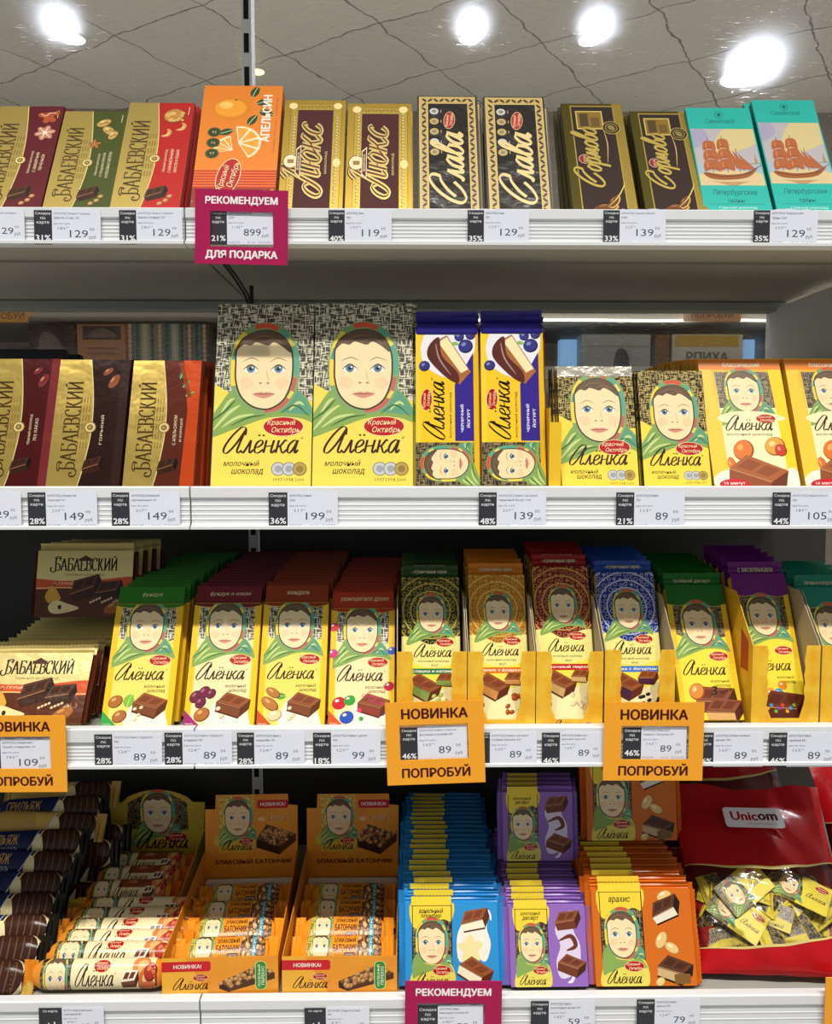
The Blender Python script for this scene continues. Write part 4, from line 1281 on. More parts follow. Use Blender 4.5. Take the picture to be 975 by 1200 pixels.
# classic cartons, orange top
def classic_art(w, h):
    a = Art(w, h); H = a.H
    a.rect(0, 0, 100, H, '#f0b326')
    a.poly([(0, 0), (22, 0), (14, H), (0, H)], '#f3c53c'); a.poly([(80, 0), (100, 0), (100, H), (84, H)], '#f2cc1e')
    a.rect(0, H - 15, 100, H - 1, '#e8822a'); a.text('Классический', 52, H - 8, 46, 6.2, '#f8f0dc', shear=.2, bold=.02)
    a.poly([(19, H * .13), (88, H * .13), (84, H - 18), (18, H - 18)], '#f5e8b4')
    a.poly([(19, H * .6), (86, H * .6), (84, H - 18), (18, H - 18)], TWD)
    face(a, 51, H * .735, 19, clip=(19, 0, 86, H))
    a.blob([(14, H * .52), (30, H * .565), (60, H * .575), (90, H * .54), (90, H * .5), (30, H * .48)], '#f5e8b4')
    oval_logo(a, 72, H * .515, 24)
    word_a(a, 22, H * .425, 56)
    a.text('молочный шоколад', 50, H * .392, 54, 4.6, '#3d2412', shear=.2, res=1, bold=.01)
    nut(a, 40, H * .27, 14, '#d9742a', '#9a4a16', '#f0a45c', 60, .85); nut(a, 24, H * .16, 10, '#d9742a', '#9a4a16', '#f0a45c', 100, .5)
    nut(a, 78, H * .3, 13, '#d7a03c', '#a8481e', '#f3cf88', 40, .9); nut(a, 84, H * .27, 8, '#c23a26', '#8a2016', '#e88a6c', 90, .9)
    a.blob([(4, 0), (8, H * .1), (30, H * .12), (70, H * .06), (94, H * .14), (98, 0)], '#f3ead2')
    choc(a, 20, H * .13, 50, -14, '#6a2f18', '#8f4a28', '#a55c34')
    a.ell(24, 2, 18, 7, '#c4162a'); a.text('10 минут', 24, 3, 24, 4.6, '#f8ece0', bold=.02, res=1)
    return a
t = .0105
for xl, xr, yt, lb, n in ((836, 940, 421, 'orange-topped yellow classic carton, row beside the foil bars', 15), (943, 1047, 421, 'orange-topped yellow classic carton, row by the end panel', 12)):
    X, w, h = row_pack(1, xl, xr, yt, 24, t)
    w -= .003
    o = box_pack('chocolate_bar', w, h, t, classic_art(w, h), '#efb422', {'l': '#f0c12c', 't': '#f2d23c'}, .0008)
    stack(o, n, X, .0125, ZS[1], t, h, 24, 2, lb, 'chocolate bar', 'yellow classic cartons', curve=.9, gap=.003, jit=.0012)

# ================================================================ third shelf
def ninety_art(w, h, top, paper, fill, txt, corner, dark=False):
    """slim bar: coloured cap, woven ground with the face, filling picture below"""
    a = Art(w, h); H = a.H
    a.rect(0, 0, 100, H, '#f0c224' if not dark else '#f0cf2a')
    a.rect(9, 0, 91, H, paper)
    a.rect(9, H * .48, 91, H * .92, TW if not dark else TWD)
    a.blob([(2, H * .48), (2, H * .62), (30, H * .58), (60, H * .56), (98, H * .6), (98, H * .47), (50, H * .43)], paper)
    a.rect(0, H * .4, 9, H * .7, '#f0c224'); a.rect(91, H * .4, 100, H * .7, '#f0c224')
    a.poly([(0, H * .85), (20, H * .835), (50, H * .85), (80, H * .83), (100, H * .85), (100, H), (0, H)], top)
    a.stroke([(0, H * .85), (20, H * .835), (50, H * .85), (80, H * .83), (100, H * .85)], .8, '#e6c45a')
    face(a, 49, H * .695, 24.5, clip=(4, 0, 96, H))
    if txt:
        a.text(txt[0], 52, H * .925, txt[1], 6.5, '#d9cc9c', shear=.25, res=1, bold=.01)
    oval_logo(a, 74, H * .455, 32)
    word_a(a, 11, H * .32, 70)
    a.text('молочный', 70, H * .275, 30, 5.2, '#4a2a12', shear=.25, res=1, bold=.012)
    a.text('шоколад', 73, H * .24, 26, 5.2, '#4a2a12', shear=.25, res=1, bold=.012)
    fill(a, H)
    if corner:
        a.poly([(0, 0), (24, 0), (0, H * .11)], corner)
        a.text('Сделано', 8, 4, 12, 2.6, '#f3ead2', res=1, shear=.2)
    return a
def splash(a, H):
    a.blob([(34, 0), (40, H * .15), (55, H * .2), (70, H * .13), (86, H * .11), (94, H * .02), (90, -4)], '#f3ecd8')
def f_hazel(a, H):
    splash(a, H); leaf(a, 34, H * .13, 20, 75, '#7fb83c', .5)
    nut(a, 17, H * .17, 11); nut(a, 25, H * .07, 11, '#a9683a'); choc(a, 42, H * .165, 36, -8, fill='#7a4428')
    for x, y in ((46, .12), (52, .08), (47, .05), (55, .13)):
        nut(a, x, H * y, 3.2, '#ead3a4', '#5a2c16', '#fff3d6')
def f_raisin(a, H):
    splash(a, H)
    for x, y, r in ((14, .2, 10), (26, .23, 10), (22, .16, 9), (36, .22, 8)):
        nut(a, x, H * y, r, '#6e2440', '#43132a', '#a86478', 50)
    nut(a, 25, H * .08, 12); choc(a, 44, H * .165, 36, -8, fill='#7a4428')
    for x, y in ((48, .12), (53, .07)):
        nut(a, x, H * y, 4, '#ead3a4', '#5a2c16', '#fff3d6')
def f_almond(a, H):
    splash(a, H); leaf(a, 26, H * .2, 16, 0, '#5f9f3c', .4)
    for x, y, r, q in ((22, .225, 12, -30), (18, .15, 15, -35)):
        nut(a, x, H * y, r, '#b5763a', '#7d4a20', '#d9a368', q, .55)
    nut(a, 26, H * .07, 11, '#e6cfa0', '#b58a52', '#fbf0d0', 20, .7); choc(a, 44, H * .165, 36, -8, fill='#7a4428')
    for x, y in ((48, .12), (53, .07), (48, .05)):
        nut(a, x, H * y, 3.6, '#ead3a4', '#5a2c16', '#fff3d6')
def f_dragee(a, H):
    splash(a, H)
    for x, y, r, c in ((16, .16, 11, '#c8202c'), (32, .18, 9, '#3c9a3a'), (28, .06, 11, '#2c4fb0'), (92, .28, 8, '#c0203c'), (5, .72, 8, '#c8303c'), (4, .52, 8, '#cf3a7c'), (96, .54, 7, '#3a58c0'), (80, .1, 8, '#3a50a8')):
        a.ell(x, H * y, r, r * .86, c, 20); a.ell(x - r * .3, H * y + r * .35, r * .3, r * .2, '#f6f0f0', 20, 10)
    choc(a, 44, H * .165, 36, -8, fill='#8a3a2c')
    for x, y, c in ((47, .11, '#e23c6c'), (50, .05, '#3c9a3a')):
        a.ell(x, H * y, 3.4, 3.4, c)
    a.text('Сладкая', 66, H * .205, 32, 5, '#c0306c', rot=-8, shear=.25, bold=.02, res=1); a.text('мозаика', 74, H * .165, 30, 5, '#c0306c', rot=-14, shear=.25, bold=.02, res=1)
t = .0115
HZ = (
 (117, 200, 687, '#2c7a26', '#ecdb6c', f_hazel, ('фундук', 32), '#3aa04a', 'green-capped hazelnut baby-face bar', 16),
 (214, 297, 686, '#6b1a28', '#eedfa8', f_raisin, ('фундук и изюм', 62), '#a02a70', 'maroon-capped hazelnut-raisin baby-face bar', 16),
 (300, 380, 685, '#8a3418', '#ecd968', f_almond, ('миндаль', 36), '#c8521c', 'brown-capped almond baby-face bar', 16),
 (384, 462, 693, '#a8341a', '#f2dfa8', f_dragee, ('разноцветное драже', 78), '#d9541c', 'rust-capped dragee baby-face bar', 16))
for xl, xr, yt, top, paper, fl, tx, cor, nm, n in HZ:
    X, w, h = row_pack(2, xl, xr, yt, 27, t)
    hb = h * .868
    b = B()
    mm = M('#f0c224', .36)
    b.box(-w / 2, w / 2, 0, t, 0, hb, mm, .0012, 2)
    a = ninety_art(w, h, top, paper, fl, None, cor)
    a.items = [(m, [q for q in (clip_poly(p, (0, 0, 100, hb / a.k - 1.2)) for p in ps) if len(q) > 2], lv) for m, ps, lv in a.items]
    b.art(a)
    o = b.build('chocolate_bar')
    b = B(); b.box(-w * .49, w * .49, .0015, .0075, hb + .0003, h, M(top, .38), .0006)
    a2 = Art(w * .98, h - hb); a2.text(tx[0], 52, a2.H * .5, tx[1], 7.5, '#e3d6a6', shear=.25, res=3); b.art(a2, z0=hb + .0003, y0=.0015)
    b.build('top_flap', o)
    stack(o, n, X, .0125, ZS[2], t, h, 27, 6, nm, 'chocolate bar', nm + 's in a row', drift=.0012 if xl < 250 else .0006, jit=.0022, curve=1.)
# limited-edition bars standing in yellow cartons
def limited_art(w, h, orn, base, banner, bt, fill):
    a = Art(w, h, rough=.24, bump=.12, bscale=50.); H = a.H
    a.rect(0, 0, 100, H, '#f0e050')
    a.rect(0, H * .50, 100, H, orn)
    a.blob([(-6, H * .44), (-6, H * .565), (20, H * .57), (50, H * .52), (80, H * .57), (106, H * .565), (106, H * .42), (50, H * .36)], '#f1e58c')
    face(a, 51, H * .735, 21.5)
    oval_logo(a, 74, H * .535, 31)
    word_a(a, 20, H * .435, 64)
    a.text('молочный шоколад', 54, H * .405, 52, 4.4, '#3d2412', shear=.25, res=1, bold=.012)
    a.text('вкус', 56, H * .375, 12, 4, '#3d2412', shear=.25, res=1, bold=.012)
    a.rect(6, H * .315, 94, H * .355, banner)
    a.text(bt, 50, H * .335, 84, 6, '#f6f2e2', shear=.2, bold=.025, res=1)
    a.blob([(0, H * .05), (20, H * .22), (60, H * .2), (100, H * .25), (100, 0), (0, 0)], '#f2e9b0')
    choc(a, 8, H * .27, 44, -20, fill=fill[0]); choc(a, 58, H * .275, 26, 5, fill=fill[0])
    for k in range(12):
        x, y = 56 + RND.uniform(-2, 36), H * (.09 + RND.uniform(-.05, .09))
        nut(a, x, y, fill[2], fill[1], fill[3], fill[4], RND.uniform(0, 90), .7)
    nut(a, 14, H * .1, 9, fill[1], fill[3], fill[4])
    return a
t = .0125
TRAY = mottled('tray_card', '#e8ab1a', '#f1c233', 60., .5)
INNER = M('#b9a98c', .7)
def carton(xl, xr, ytop, cut, label, depth=.2, Y=.0112, fp=True, seed=1, text=None, leftred=False):
    """yellow display carton with a torn-out front; xl..xr its front edges, ytop the front's upper edge"""
    A, C = P(xl, 843, Y), P(xr, 843, Y)
    w = C.x - A.x
    hf = P((xl + xr) / 2, ytop, Y).z - ZS[2]
    o = empty('display_carton', ((A.x + C.x) / 2, Y, ZS[2] + .0003))
    rr = random.Random(seed)
    x0, x1, zc = -w * .26, w * .27, .012
    out = [(-w / 2, 0), (w / 2, 0), (w / 2, hf)]
    n = 9
    out += [(x1 + .002, hf)] + [(x1 + (.0013 if i % 2 else 0), hf - (hf - zc - .006) * i / n) for i in range(1, n)]
    out += [(x1 - .004, zc), (x0 + .004, zc)] + [(x0 - (.0013 if i % 2 else 0), zc + .006 + (hf - zc - .006) * i / n) for i in range(1, n)] + [(x0 - .002, hf), (-w / 2, hf)]
    b = B(); b.prism([(x, z) for x, z in out], 0, .0008, TRAY, 'y')
    if text:
        a = Art(w, hf); word_a(a, 26, 3, 40); oval_logo(a, 78, 9, 14); b.art(a)
    b.build('front_panel', o)
    for sx in (-1, 1):
        prof = [(0.0012, 0), (depth, 0), (depth, hf + .05), (.05, hf + .05)] + [(.05 - .0488 * (i / 8), hf + .05 - .05 * (i / 8) + (.0012 if i % 2 else 0)) for i in range(1, 9)]
        b = B(); b.prism(prof, sx * (w / 2 - .0009), sx * (w / 2 - .0001), INNER if not (leftred and sx < 0) else TRAY)
        if leftred and sx < 0:
            b.prism([(.012, hf - .03), (.03, hf - .03), (.03, hf + .012), (.012, hf + .002)], -(w / 2) - .0006, -(w / 2) + .0001, M('#b8341c', .45))
        b.build('side_panel', o)
    b = B(); b.box(-w / 2 + .001, w / 2 - .001, .001, depth, 0, .0006, INNER); b.build('base_panel', o)
    tag(o, label, 'carton', 'yellow display cartons')
    return o
LIM = (
 (474, 543, 663, 465, 547, 764, '#2b3312', '#c9b24a', '#2c7a4a', 'фисташка и катаифи', ('#7f9a4a', '#a8bc62', 4.6, '#6a7f34', '#d9e29a'), '#24461f', 'green limited-edition pistachio bar', 'green', 4),
 (550, 624, 660, 548, 627, 764, '#b8741a', '#e3c25c', '#d9701c', 'карамель с фундуком', ('#c98a4a', '#a8481c', 5, '#6b2410', '#d98a4a'), '#c8761c', 'orange limited-edition caramel bar', 'orange', 5),
 (622, 694, 650, 628, 706, 764, '#7a1418', '#d3a456', '#c02028', 'яблочный пирог', ('#c9a468', '#e6d3a8', 5, '#a8743a', '#f8f0d8'), '#8a141c', 'red limited-edition apple-pie bar', 'red', 4),
 (696, 768, 657, 708, 790, 762, '#1e2f8a', '#c3cbe0', '#3a72c8', 'черника с йогуртом', ('#4a2440', '#23202c', 4.2, '#101018', '#5d5a70'), '#23479a', 'blue limited-edition blueberry bar', 'blue', 5))
for xl, xr, yt, cl, cr, cy, g, ln, ban, bt, fl, sc_, nm, cn, n in LIM:
    lean = 22
    xc = (cl + cr) / 2 - (3 if cn == 'blue' else 0)
    Y0 = .0185
    z0 = ZS[2] + .0012
    w = min((xr - xl) / 980 * (.85 + .055), (cr - cl) / 1153 - .006)
    X = P(xc, 843, Y0).x
    h = topheight(X, Y0, z0 + t * math.sin(rad(lean)), rad(lean), yt)
    orn = ornate('scroll_print_' + cn, g, ln, 0, h * .70)
    a = limited_art(w, h - .016, orn, g, ban, bt, fl)
    o = flow_pack('chocolate_bar', w, h, t, a, '#ecd23c', sc_, sc_, rough=.25, bev=.003, seals=(.0135, .002), seal_txt='- ограниченная серия -', droop=.002)
    stack(o, n, X, Y0, z0, t, h, lean, 10, nm + ' in a yellow carton', 'chocolate bar', nm + 's', jit=.0008, gap=.004)
    carton(cl, cr, cy, None, f'yellow torn-front display carton holding the {cn} limited-edition bars', seed=xl, text=cn == 'red')
def f_triple(a, H):
    a.rect(9, 0, 91, H * .06, '#f0dc44')
    nut(a, 66, H * .15, 10); choc(a, 26, H * .13, 50, 6, '#4a2012', '#6d3620', '#8a4c30'); choc(a, 40, H * .06, 46, 4, '#4a2012', '#6d3620', '#8a4c30', fill='#d9a868')
    a.text('3', 58, H * .205, 12, 15, '#2c1a10', bold=.03, shear=.2); a.text('вкуса', 78, H * .2, 20, 6, '#2c1a10', rot=20, shear=.2, res=1, bold=.02)
    nut(a, 30, H * .2, 14, '#d98a3c', '#9a4a1c', '#f3c888', 60, .9)
def f_fun(a, H):
    for x, y, r, c in ((62, .22, 8, '#e0882a'), (54, .17, 8, '#3a9ac8'), (56, .12, 8, '#7a3ab0'), (40, .17, 9, '#e8a43c')):
        a.ell(x, H * y, r, r, c); a.ell(x - 2, H * y + 2.4, 2, 1.6, '#f6f0f0')
    choc(a, 20, H * .08, 60, 2, '#3a160e', '#5a2618', '#6d3220')
    for k in range(9):
        a.ell(24 + k * 6.5, H * (.05 + .02 * (k % 3)), 3, 3, ('#d9442c', '#e8a43c', '#3a9ac8', '#6ab03c', '#8a4ab0')[k % 5])
def f_cook(a, H):
    nut(a, 30, H * .2, 13, '#c98a4a', '#8a4a1c', '#e8bc80'); nut(a, 60, H * .16, 12, '#c98a4a', '#8a4a1c', '#e8bc80'); choc(a, 20, H * .08, 56, 0)
for xl, xr, yt, capc, tx, fl, nm, n, car, lean in (
        (797, 876, 672, '#1c6a22', 'тройной десерт', f_triple, 'green-topped triple-dessert bar without carton', 6, None, 28),
        (884, 956, 660, '#6a1c74', 'с веселинками', f_fun, 'purple-topped yellow bar in a carton', 5, (880, 959, 757), 26),
        (966, 1038, 676, '#1c7f6a', 'печенье и мороженое', f_cook, 'teal-topped yellow bar at the end', 4, (961, 1042, 757), 26)):
    Y0 = .0185
    z0 = ZS[2] + (.0012 if car else .0)
    X, w, h = row_pack(2, xl, xr, yt, lean, t, Y0)
    w = min(w, .0665, (car[1] - car[0]) / 1153 - .006) if car else min(w, .0665)
    if car:
        X = (P(car[0], 843, .0112).x + P(car[1], 843, .0112).x) / 2
    a = ninety_art(w, h - .016, capc, '#f0dc44', fl, None, None, True)
    o = flow_pack('chocolate_bar', w, h, t, a, '#f0cb26', capc, capc, rough=.22, bev=.0035, seals=(.016, .002), seal_txt=tx, droop=.004)
    stack(o, n, X, Y0, z0, t, h, lean, 14, nm, 'chocolate bar', nm + 's', jit=.0008, gap=.004, drift=0)
    if car:
        carton(*car, None, 'yellow torn-front display carton holding the purple-topped bars' if xl < 900 else 'yellow display carton at the end holding the teal-topped bars', seed=xl, leftred=xl < 900)
# pear bars
def pear_art(w, h):
    a = Art(w, h, rough=.24, bump=.25, bscale=45.); H = a.H
    a.rect(0, 0, 100, H, '#5a2a16')
    a.rect(0, H * .5, 100, H, M('#dccb88', .26, .25, .2, 45.))
    a.blob([(-4, H * .42), (-4, H * .57), (25, H * .545), (60, H * .55), (104, H * .60), (104, H * .40), (60, H * .40), (30, H * .43)], '#d0562a')
    a.stroke([(0, H * .43), (30, H * .44), (60, H * .415), (100, H * .41)], 1, '#e9c98a')
    a.script('БАБАЕВСКИЙ', 18, H * .70, 66, '#2b1a12', CAP, .07, .19, 0, 0, 1.45, .02, [[(.14, 0), (-.1, -.14), (-.4, -.04), (-.45, .2), (-.22, .26)], [(.6, .84), (.7, 1.1), (.3, 1.14), (0, 1.02)]])
    a.rect(43, H * .84, 57, H * .885, '#4a3018'); a.poly([(45, H * .885), (50, H * .93), (55, H * .885)], '#4a3018')
    a.text('ТЁМНЫЙ ШОКОЛАД', 50, H * .635, 42, 3, '#6b4a20', res=1, bold=.01)
    a.text('С ГРУШЕЙ И МИНДАЛЁМ', 50, H * .505, 64, 3.6, '#f0d9a8', res=1, bold=.02)
    a.blob([(10, H * .3), (14, H * .43), (18, H * .46), (24, H * .36), (26, H * .26), (16, H * .2)], '#d9a53c'); a.stroke([(18, H * .46), (20, H * .5)], 1.2, '#5a3a14')
    a.blob([(14, H * .16), (22, H * .25), (34, H * .2), (46, H * .13), (30, H * .06), (18, H * .06)], '#ecdca0'); a.ell(26, H * .15, 2, 2.4, '#3a2212')
    choc(a, 36, H * .34, 26, 25, '#21100a', '#3d2014', '#573222'); choc(a, 62, H * .36, 22, 15, '#21100a', '#3d2014', '#573222')
    for k in range(10):
        nut(a, 58 + 3 * k, H * (.22 + .02 * (k % 4)), 1.6, '#e6cfa0', '#8a5a30', '#f6e8c8')
    nut(a, 82, H * .13, 11, '#a8642c', '#6b3a14', '#cf9450', 25, .55)
    a.text('46,3', 88, H * .24, 12, 5, '#b08a68', res=1)
    return a
w, h, t = .112, .090, .010
a = pear_art(w, h - .012)
def pear():
    o = flow_pack('chocolate_bar', w, h, t, a, M('#c9b675', .25, .4, .2, 45.), '#d3c07c', sides={'l': '#5a2a16', 'r': '#4a2012'}, rough=.24, bev=.003, seals=(.009, .003), droop=.003)
    seal(o, h - .014, .004, .005, t * .4, '#5a2a16', 'side_seal', xside=1, xo=w / 2 - .0005)
    seal(o, h - .014, .004, .005, t * .4, '#5a2a16', 'side_seal', xside=-1, xo=w / 2 - .0005)
    return o
o = pear()
Xp = P(37, 800, .03).x
stack(o, 14, Xp, .014, ZS[2], t, h, 33, 14, 'gold and brown pear-almond bar in the lower row', 'chocolate bar', 'pear bars in the lower row', jit=.003, gap=.0035)
o2 = dup(o)
q = P(96, 729, .118)
zt = q.z
for i in range(4):
    c = o2 if i == 0 else dup(o2)
    stand(c, q.x + .006 * i, .118 + .0155 * i, zt - .0035 * i * 0, t, rad(14))
    tag(c, 'gold and brown pear-almond bar standing on top of the row' + (', frontmost' if i == 0 else f', {ORD[i]} back'), 'chocolate bar', 'pear bars on top of the row')

# ================================================================ bottom shelf
def round_bar(name, L, hgt, art, col, endc, span=200., fin=.012, rough=.24, flat=.75):
    """rounded flow-wrapped bar lying along x, its print wrapped over the front; fins at both ends"""
    r = hgt / 2
    def W(x, z, d):
        th = (z / hgt - .5) * rad(span)
        q = max(0, (abs(x) - L / 2 + .014) / .014)
        s = 1 - .38 * q * q
        return Vector((x, r * flat - (r + d) * math.cos(th) * flat * s, r + (r + d) * math.sin(th) * s))
    b = B()
    m = M(col, rough, 0, .35, 70.)
    b.grid(26, 24, lambda u, v: W((u - .5) * L, hgt * (.5 + (v - .5) * 360 / span), 0), m)
    if art:
        b.art(art, None, 0, 0, W, 36, None, None, 20)
    o = b.build(name)
    for sx in (-1, 1):
        seal(o, hgt * .98, .0003, fin, r * flat, endc, 'end_seal', rough, teeth=12, xside=sx, xo=L / 2 - .001)
    return o
# navy and gold candy bars in a pile
def navy_art(L, hgt, gold=False):
    hh = hgt * 200 / 180
    a = Art(L, hgt, rough=.22, bump=.2, bscale=60.); H = a.H
    a.rect(0, 0, 100, H, '#1c2352' if not gold else '#d9b25a')
    a.rect(0, 0, 100, H * .12, '#e0c98a'); a.rect(0, H * .9, 100, H, '#10142e')
    a.blob([(52, -2), (60, H * .5), (70, H * .9), (104, H + 3), (104, -2)], '#e8d9ac')
    a.blob([(56, H * .2), (62, H * .75), (76, H * .95), (97, H * .85), (99, H * .35), (84, H * .1), (66, H * .05)], '#3b2218')
    for k in range(6):
        a.stroke([(62 + 6 * k, H * .2), (65 + 6 * k, H * .55), (63 + 6 * k, H * .85)], 1.1, '#6d4a38', True)
    a.ell(62, H * .42, 5, H * .3, '#efdfae', 12)
    a.stroke([(0, H * .2), (40, H * .16), (58, H * .4), (66, H * .95)], 1.2, '#f0d78c')
    a.stroke([(0, H * .26), (38, H * .22), (55, H * .46), (62, H * .95)], .8, '#c9cdd8')
    a.text('ГРИЛЬЯЖ', 26, H * .62, 34, H * .22, '#c8a050', res=1, bold=.02, shear=.1)
    a.text('ГРУША-МИНДАЛЬ', 28, H * .42, 30, H * .1, '#d8d9e6', res=1)
    if gold:
        a.blob([(0, 0), (0, H), (30, H), (44, H * .5), (40, 0)], '#c9a052')
    return a
L_, h_ = .135, .036
nb = round_bar('candy_bar', L_, h_, navy_art(L_, h_), '#151a3c', '#17130f', 200, flat=.6)
gb = round_bar('candy_bar', L_, h_, navy_art(L_, h_, True), '#a8833a', '#c9a552', 200, flat=.6)
used = set()
PILE = [(34, 1140, .018, 'gold'), (48, 1112, .045, 'navy'), (60, 1087, .075, 'navy'), (67, 1060, .105, 'navy'), (76, 1034, .135, 'navy'), (90, 1008, .165, 'navy'), (100, 984, .192, 'navy'), (112, 962, .22, 'gold'), (122, 944, .248, 'navy'), (132, 926, .278, 'gold')]
for i, (px, py, Y, kd) in enumerate(PILE):
    src = gb if kd == 'gold' else nb
    o = dup(src) if kd in used else src
    used.add(kd)
    q = P(px, py, Y)
    o.location = (q.x - L_ / 2 - .006 + RND.uniform(-.004, .004), Y - .008, max(ZS[3] + .0015, q.z - h_ * .62))
    o.rotation_euler = (-rad(28), RND.uniform(-.05, .05) if i else 0, RND.uniform(-.06, .06))
    tag(o, (f'{"gold-brown" if kd == "gold" else "navy and gold"} candy bar in the pile by the wafer display, ' + ('at the very front' if i == 0 else f'{ORD[i]} back')), 'candy bar', 'navy candy bars in a pile')
for j, (Y, dz) in enumerate(((.16, 0), (.2, .0), (.24, .0), (.2, .036), (.245, .036))):
    o = dup(nb)
    o.location = (-.455, Y + .012, ZS[3] + .0015 + dz * 1.05); o.rotation_euler = (-rad(10), 0, 0)
    tag(o, f'navy candy bar buried low in the pile beside the wafer display, {ORD[j]} from below', 'candy bar', 'navy candy bars in a pile')
# wafer bars and their yellow display
def wafer_art(L, hgt, dark=False):
    a = Art(L, hgt, rough=.22, bump=.12, bscale=60.); H = a.H
    a.rect(0, 0, 100, H, '#e08a28')
    a.rect(7, 0, 93, H, '#f0e2b4' if not dark else '#e3cf9c')
    a.rect(7, 0, 30, H, TWD)
    face(a, 18.5, H * .5, 7.6, clip=(7, 0, 30, H))
    if dark:
        a.rect(38, H * .55, 93, H, '#8a4424')
    oval_logo(a, 53, H * .76, 13)
    word_a(a, 33, H * .33, 29)
    a.rect(30, 0, 93, H * .14, '#c9955c')
    a.text('с варёной сгущёнкой', 50, H * .07, 34, H * .08, '#6b3a1c', res=1)
    a.ell(83, H * .72, 7, 6, '#d9884a'); a.ell(84, H * .74, 4, 3.4, '#eab47a')
    choc(a, 68, H * .42, 10, 10, '#4a2214', '#6d3a24', '#f0e6d4')
    nut(a, 88, H * .42, 7.5, '#c8683a', '#8a3420', '#eab884', 50, .9); nut(a, 90, H * .62, 5, '#a83424', '#6b1a14', '#d9785c', 20, .8)
    return a
L_, h_ = .142, .031
wf = round_bar('wafer_bar', L_, h_, wafer_art(L_, h_), '#e0912a', '#e58a1e', 190)
q0 = P(116, 1141, .02)
for i in range(6):
    o = wf if i == 0 else dup(wf)
    o.location = (q0.x + .0012 * i + RND.uniform(-.002, .002), .012 + .0255 * i * .66 + (.004 if i else 0), ZS[3] + (.0045 if i == 0 else .0135))
    o.rotation_euler = (-rad(8 if i == 0 else 34), 0, RND.uniform(-.01, .01))
    o.location.y = .0125 + (.0235 * i)
    tag(o, 'cream baby-face wafer bar lying before the yellow display, ' + ('front one' if i == 0 else f'{ORD[i]} back'), 'wafer bar', 'wafer bars before the display')
bx = empty('display_box', (-.350, .155, ZS[3] + .0004))
YB = '#e3c340'
b = B(); b.box(-.067, .067, 0, .15, 0, .0006, M('#d9c49a', .7)); b.build('base_panel', bx)
for sx in (-1, 1):
    b = B(); b.prism([(0, 0), (.15, 0), (.15, .052), (.02, .03), (0, .03)], sx * .067, sx * .0678, M('#e9dfc4' if sx < 0 else YB, .6)); b.build('side_panel', bx)
    b = B(); b.box(min(sx * .067, sx * .050), max(sx * .067, sx * .050), -.0012, -.0002, 0, .0315, M(YB, .5)); b.build('front_lug', bx)
hd = [(-.063, 0), (.063, 0), (.067, .088)] + [(.05 - .1 * i / 12, .088 + .018 * math.sin(PI * i / 12) ** .6) for i in range(13)] + [(-.067, .088)]
b = B(); b.prism(hd, .151, .1518, M('#d3b540', .5), 'y')
a = Art(.134, .107); H = a.H
a.poly([(17, H * .36), (83, H * .36), (81, H * .82), (64, H * .94), (50, H * .97), (36, H * .94), (19, H * .82)], TWD)
a.blob([(15, H * .3), (15, H * .48), (34, H * .44), (62, H * .42), (86, H * .44), (86, H * .3)], '#d3b540')
face(a, 50, H * .68, 15)
oval_logo(a, 69, H * .345, 24)
word_a(a, 27, H * .2, 54)
a.text('молочный шоколад', 54, H * .15, 46, 3.2, '#3d2412', res=1, shear=.2, bold=.01); a.text('с начинкой', 54, H * .1, 24, 3.2, '#3d2412', res=1, shear=.2, bold=.01)
b.art(a, z0=0, y0=.151)
o = b.build('header_card', bx); o.rotation_euler = (0, 0, 0); o.location = (0, -.0, .001)
tag(bx, 'yellow open display box with baby-face header card beside the navy bars', 'display box')
wd_ = round_bar('wafer_bar', .106, .034, wafer_art(.106, .034, True), '#c9801f', '#d9661a', 190, .01)
for i in range(3):
    o = wd_ if i == 0 else dup(wd_)
    o.location = (-.350 + .001 * (i % 2), .162 + .036 * i, ZS[3] + .0215); o.rotation_euler = (-rad(50), 0, 0)
    tag(o, f'brown-striped baby-face wafer bar lying inside the yellow display box, {ORD[i]} back', 'wafer bar', 'wafer bars inside the display')
# orange cereal-bar displays
OG = mottled('orange_card', '#e58c1c', '#efa22c', 14., .45)
GRAIN = clumps('puffed_grain_print', '#d9ab6c', '#9a6434', '#4a2814', 240.)
GRAINS = clumps('puffed_grain_print_small', '#e3c088', '#a8703c', '#4a2814', 330.)
def brick(a, pts, top=True):
    """puffed cereal bar, printed: three faces"""
    a.poly(pts[:4], GRAIN)
    a.poly([pts[0], pts[4], pts[5], pts[1]], '#3f2012'); a.poly([pts[1], pts[5], pts[6], pts[2]], '#55301a')
    for k in range(26):
        i, j = RND.random(), RND.random()
        x = (pts[0][0] * (1 - i) + pts[1][0] * i) * (1 - j) + (pts[3][0] * (1 - i) + pts[2][0] * i) * j
        y = (pts[0][1] * (1 - i) + pts[1][1] * i) * (1 - j) + (pts[3][1] * (1 - i) + pts[2][1] * i) * j
        nut(a, x, y, 2.3, '#c9935a', '#7d4a24', '#eac994', RND.uniform(0, 90))
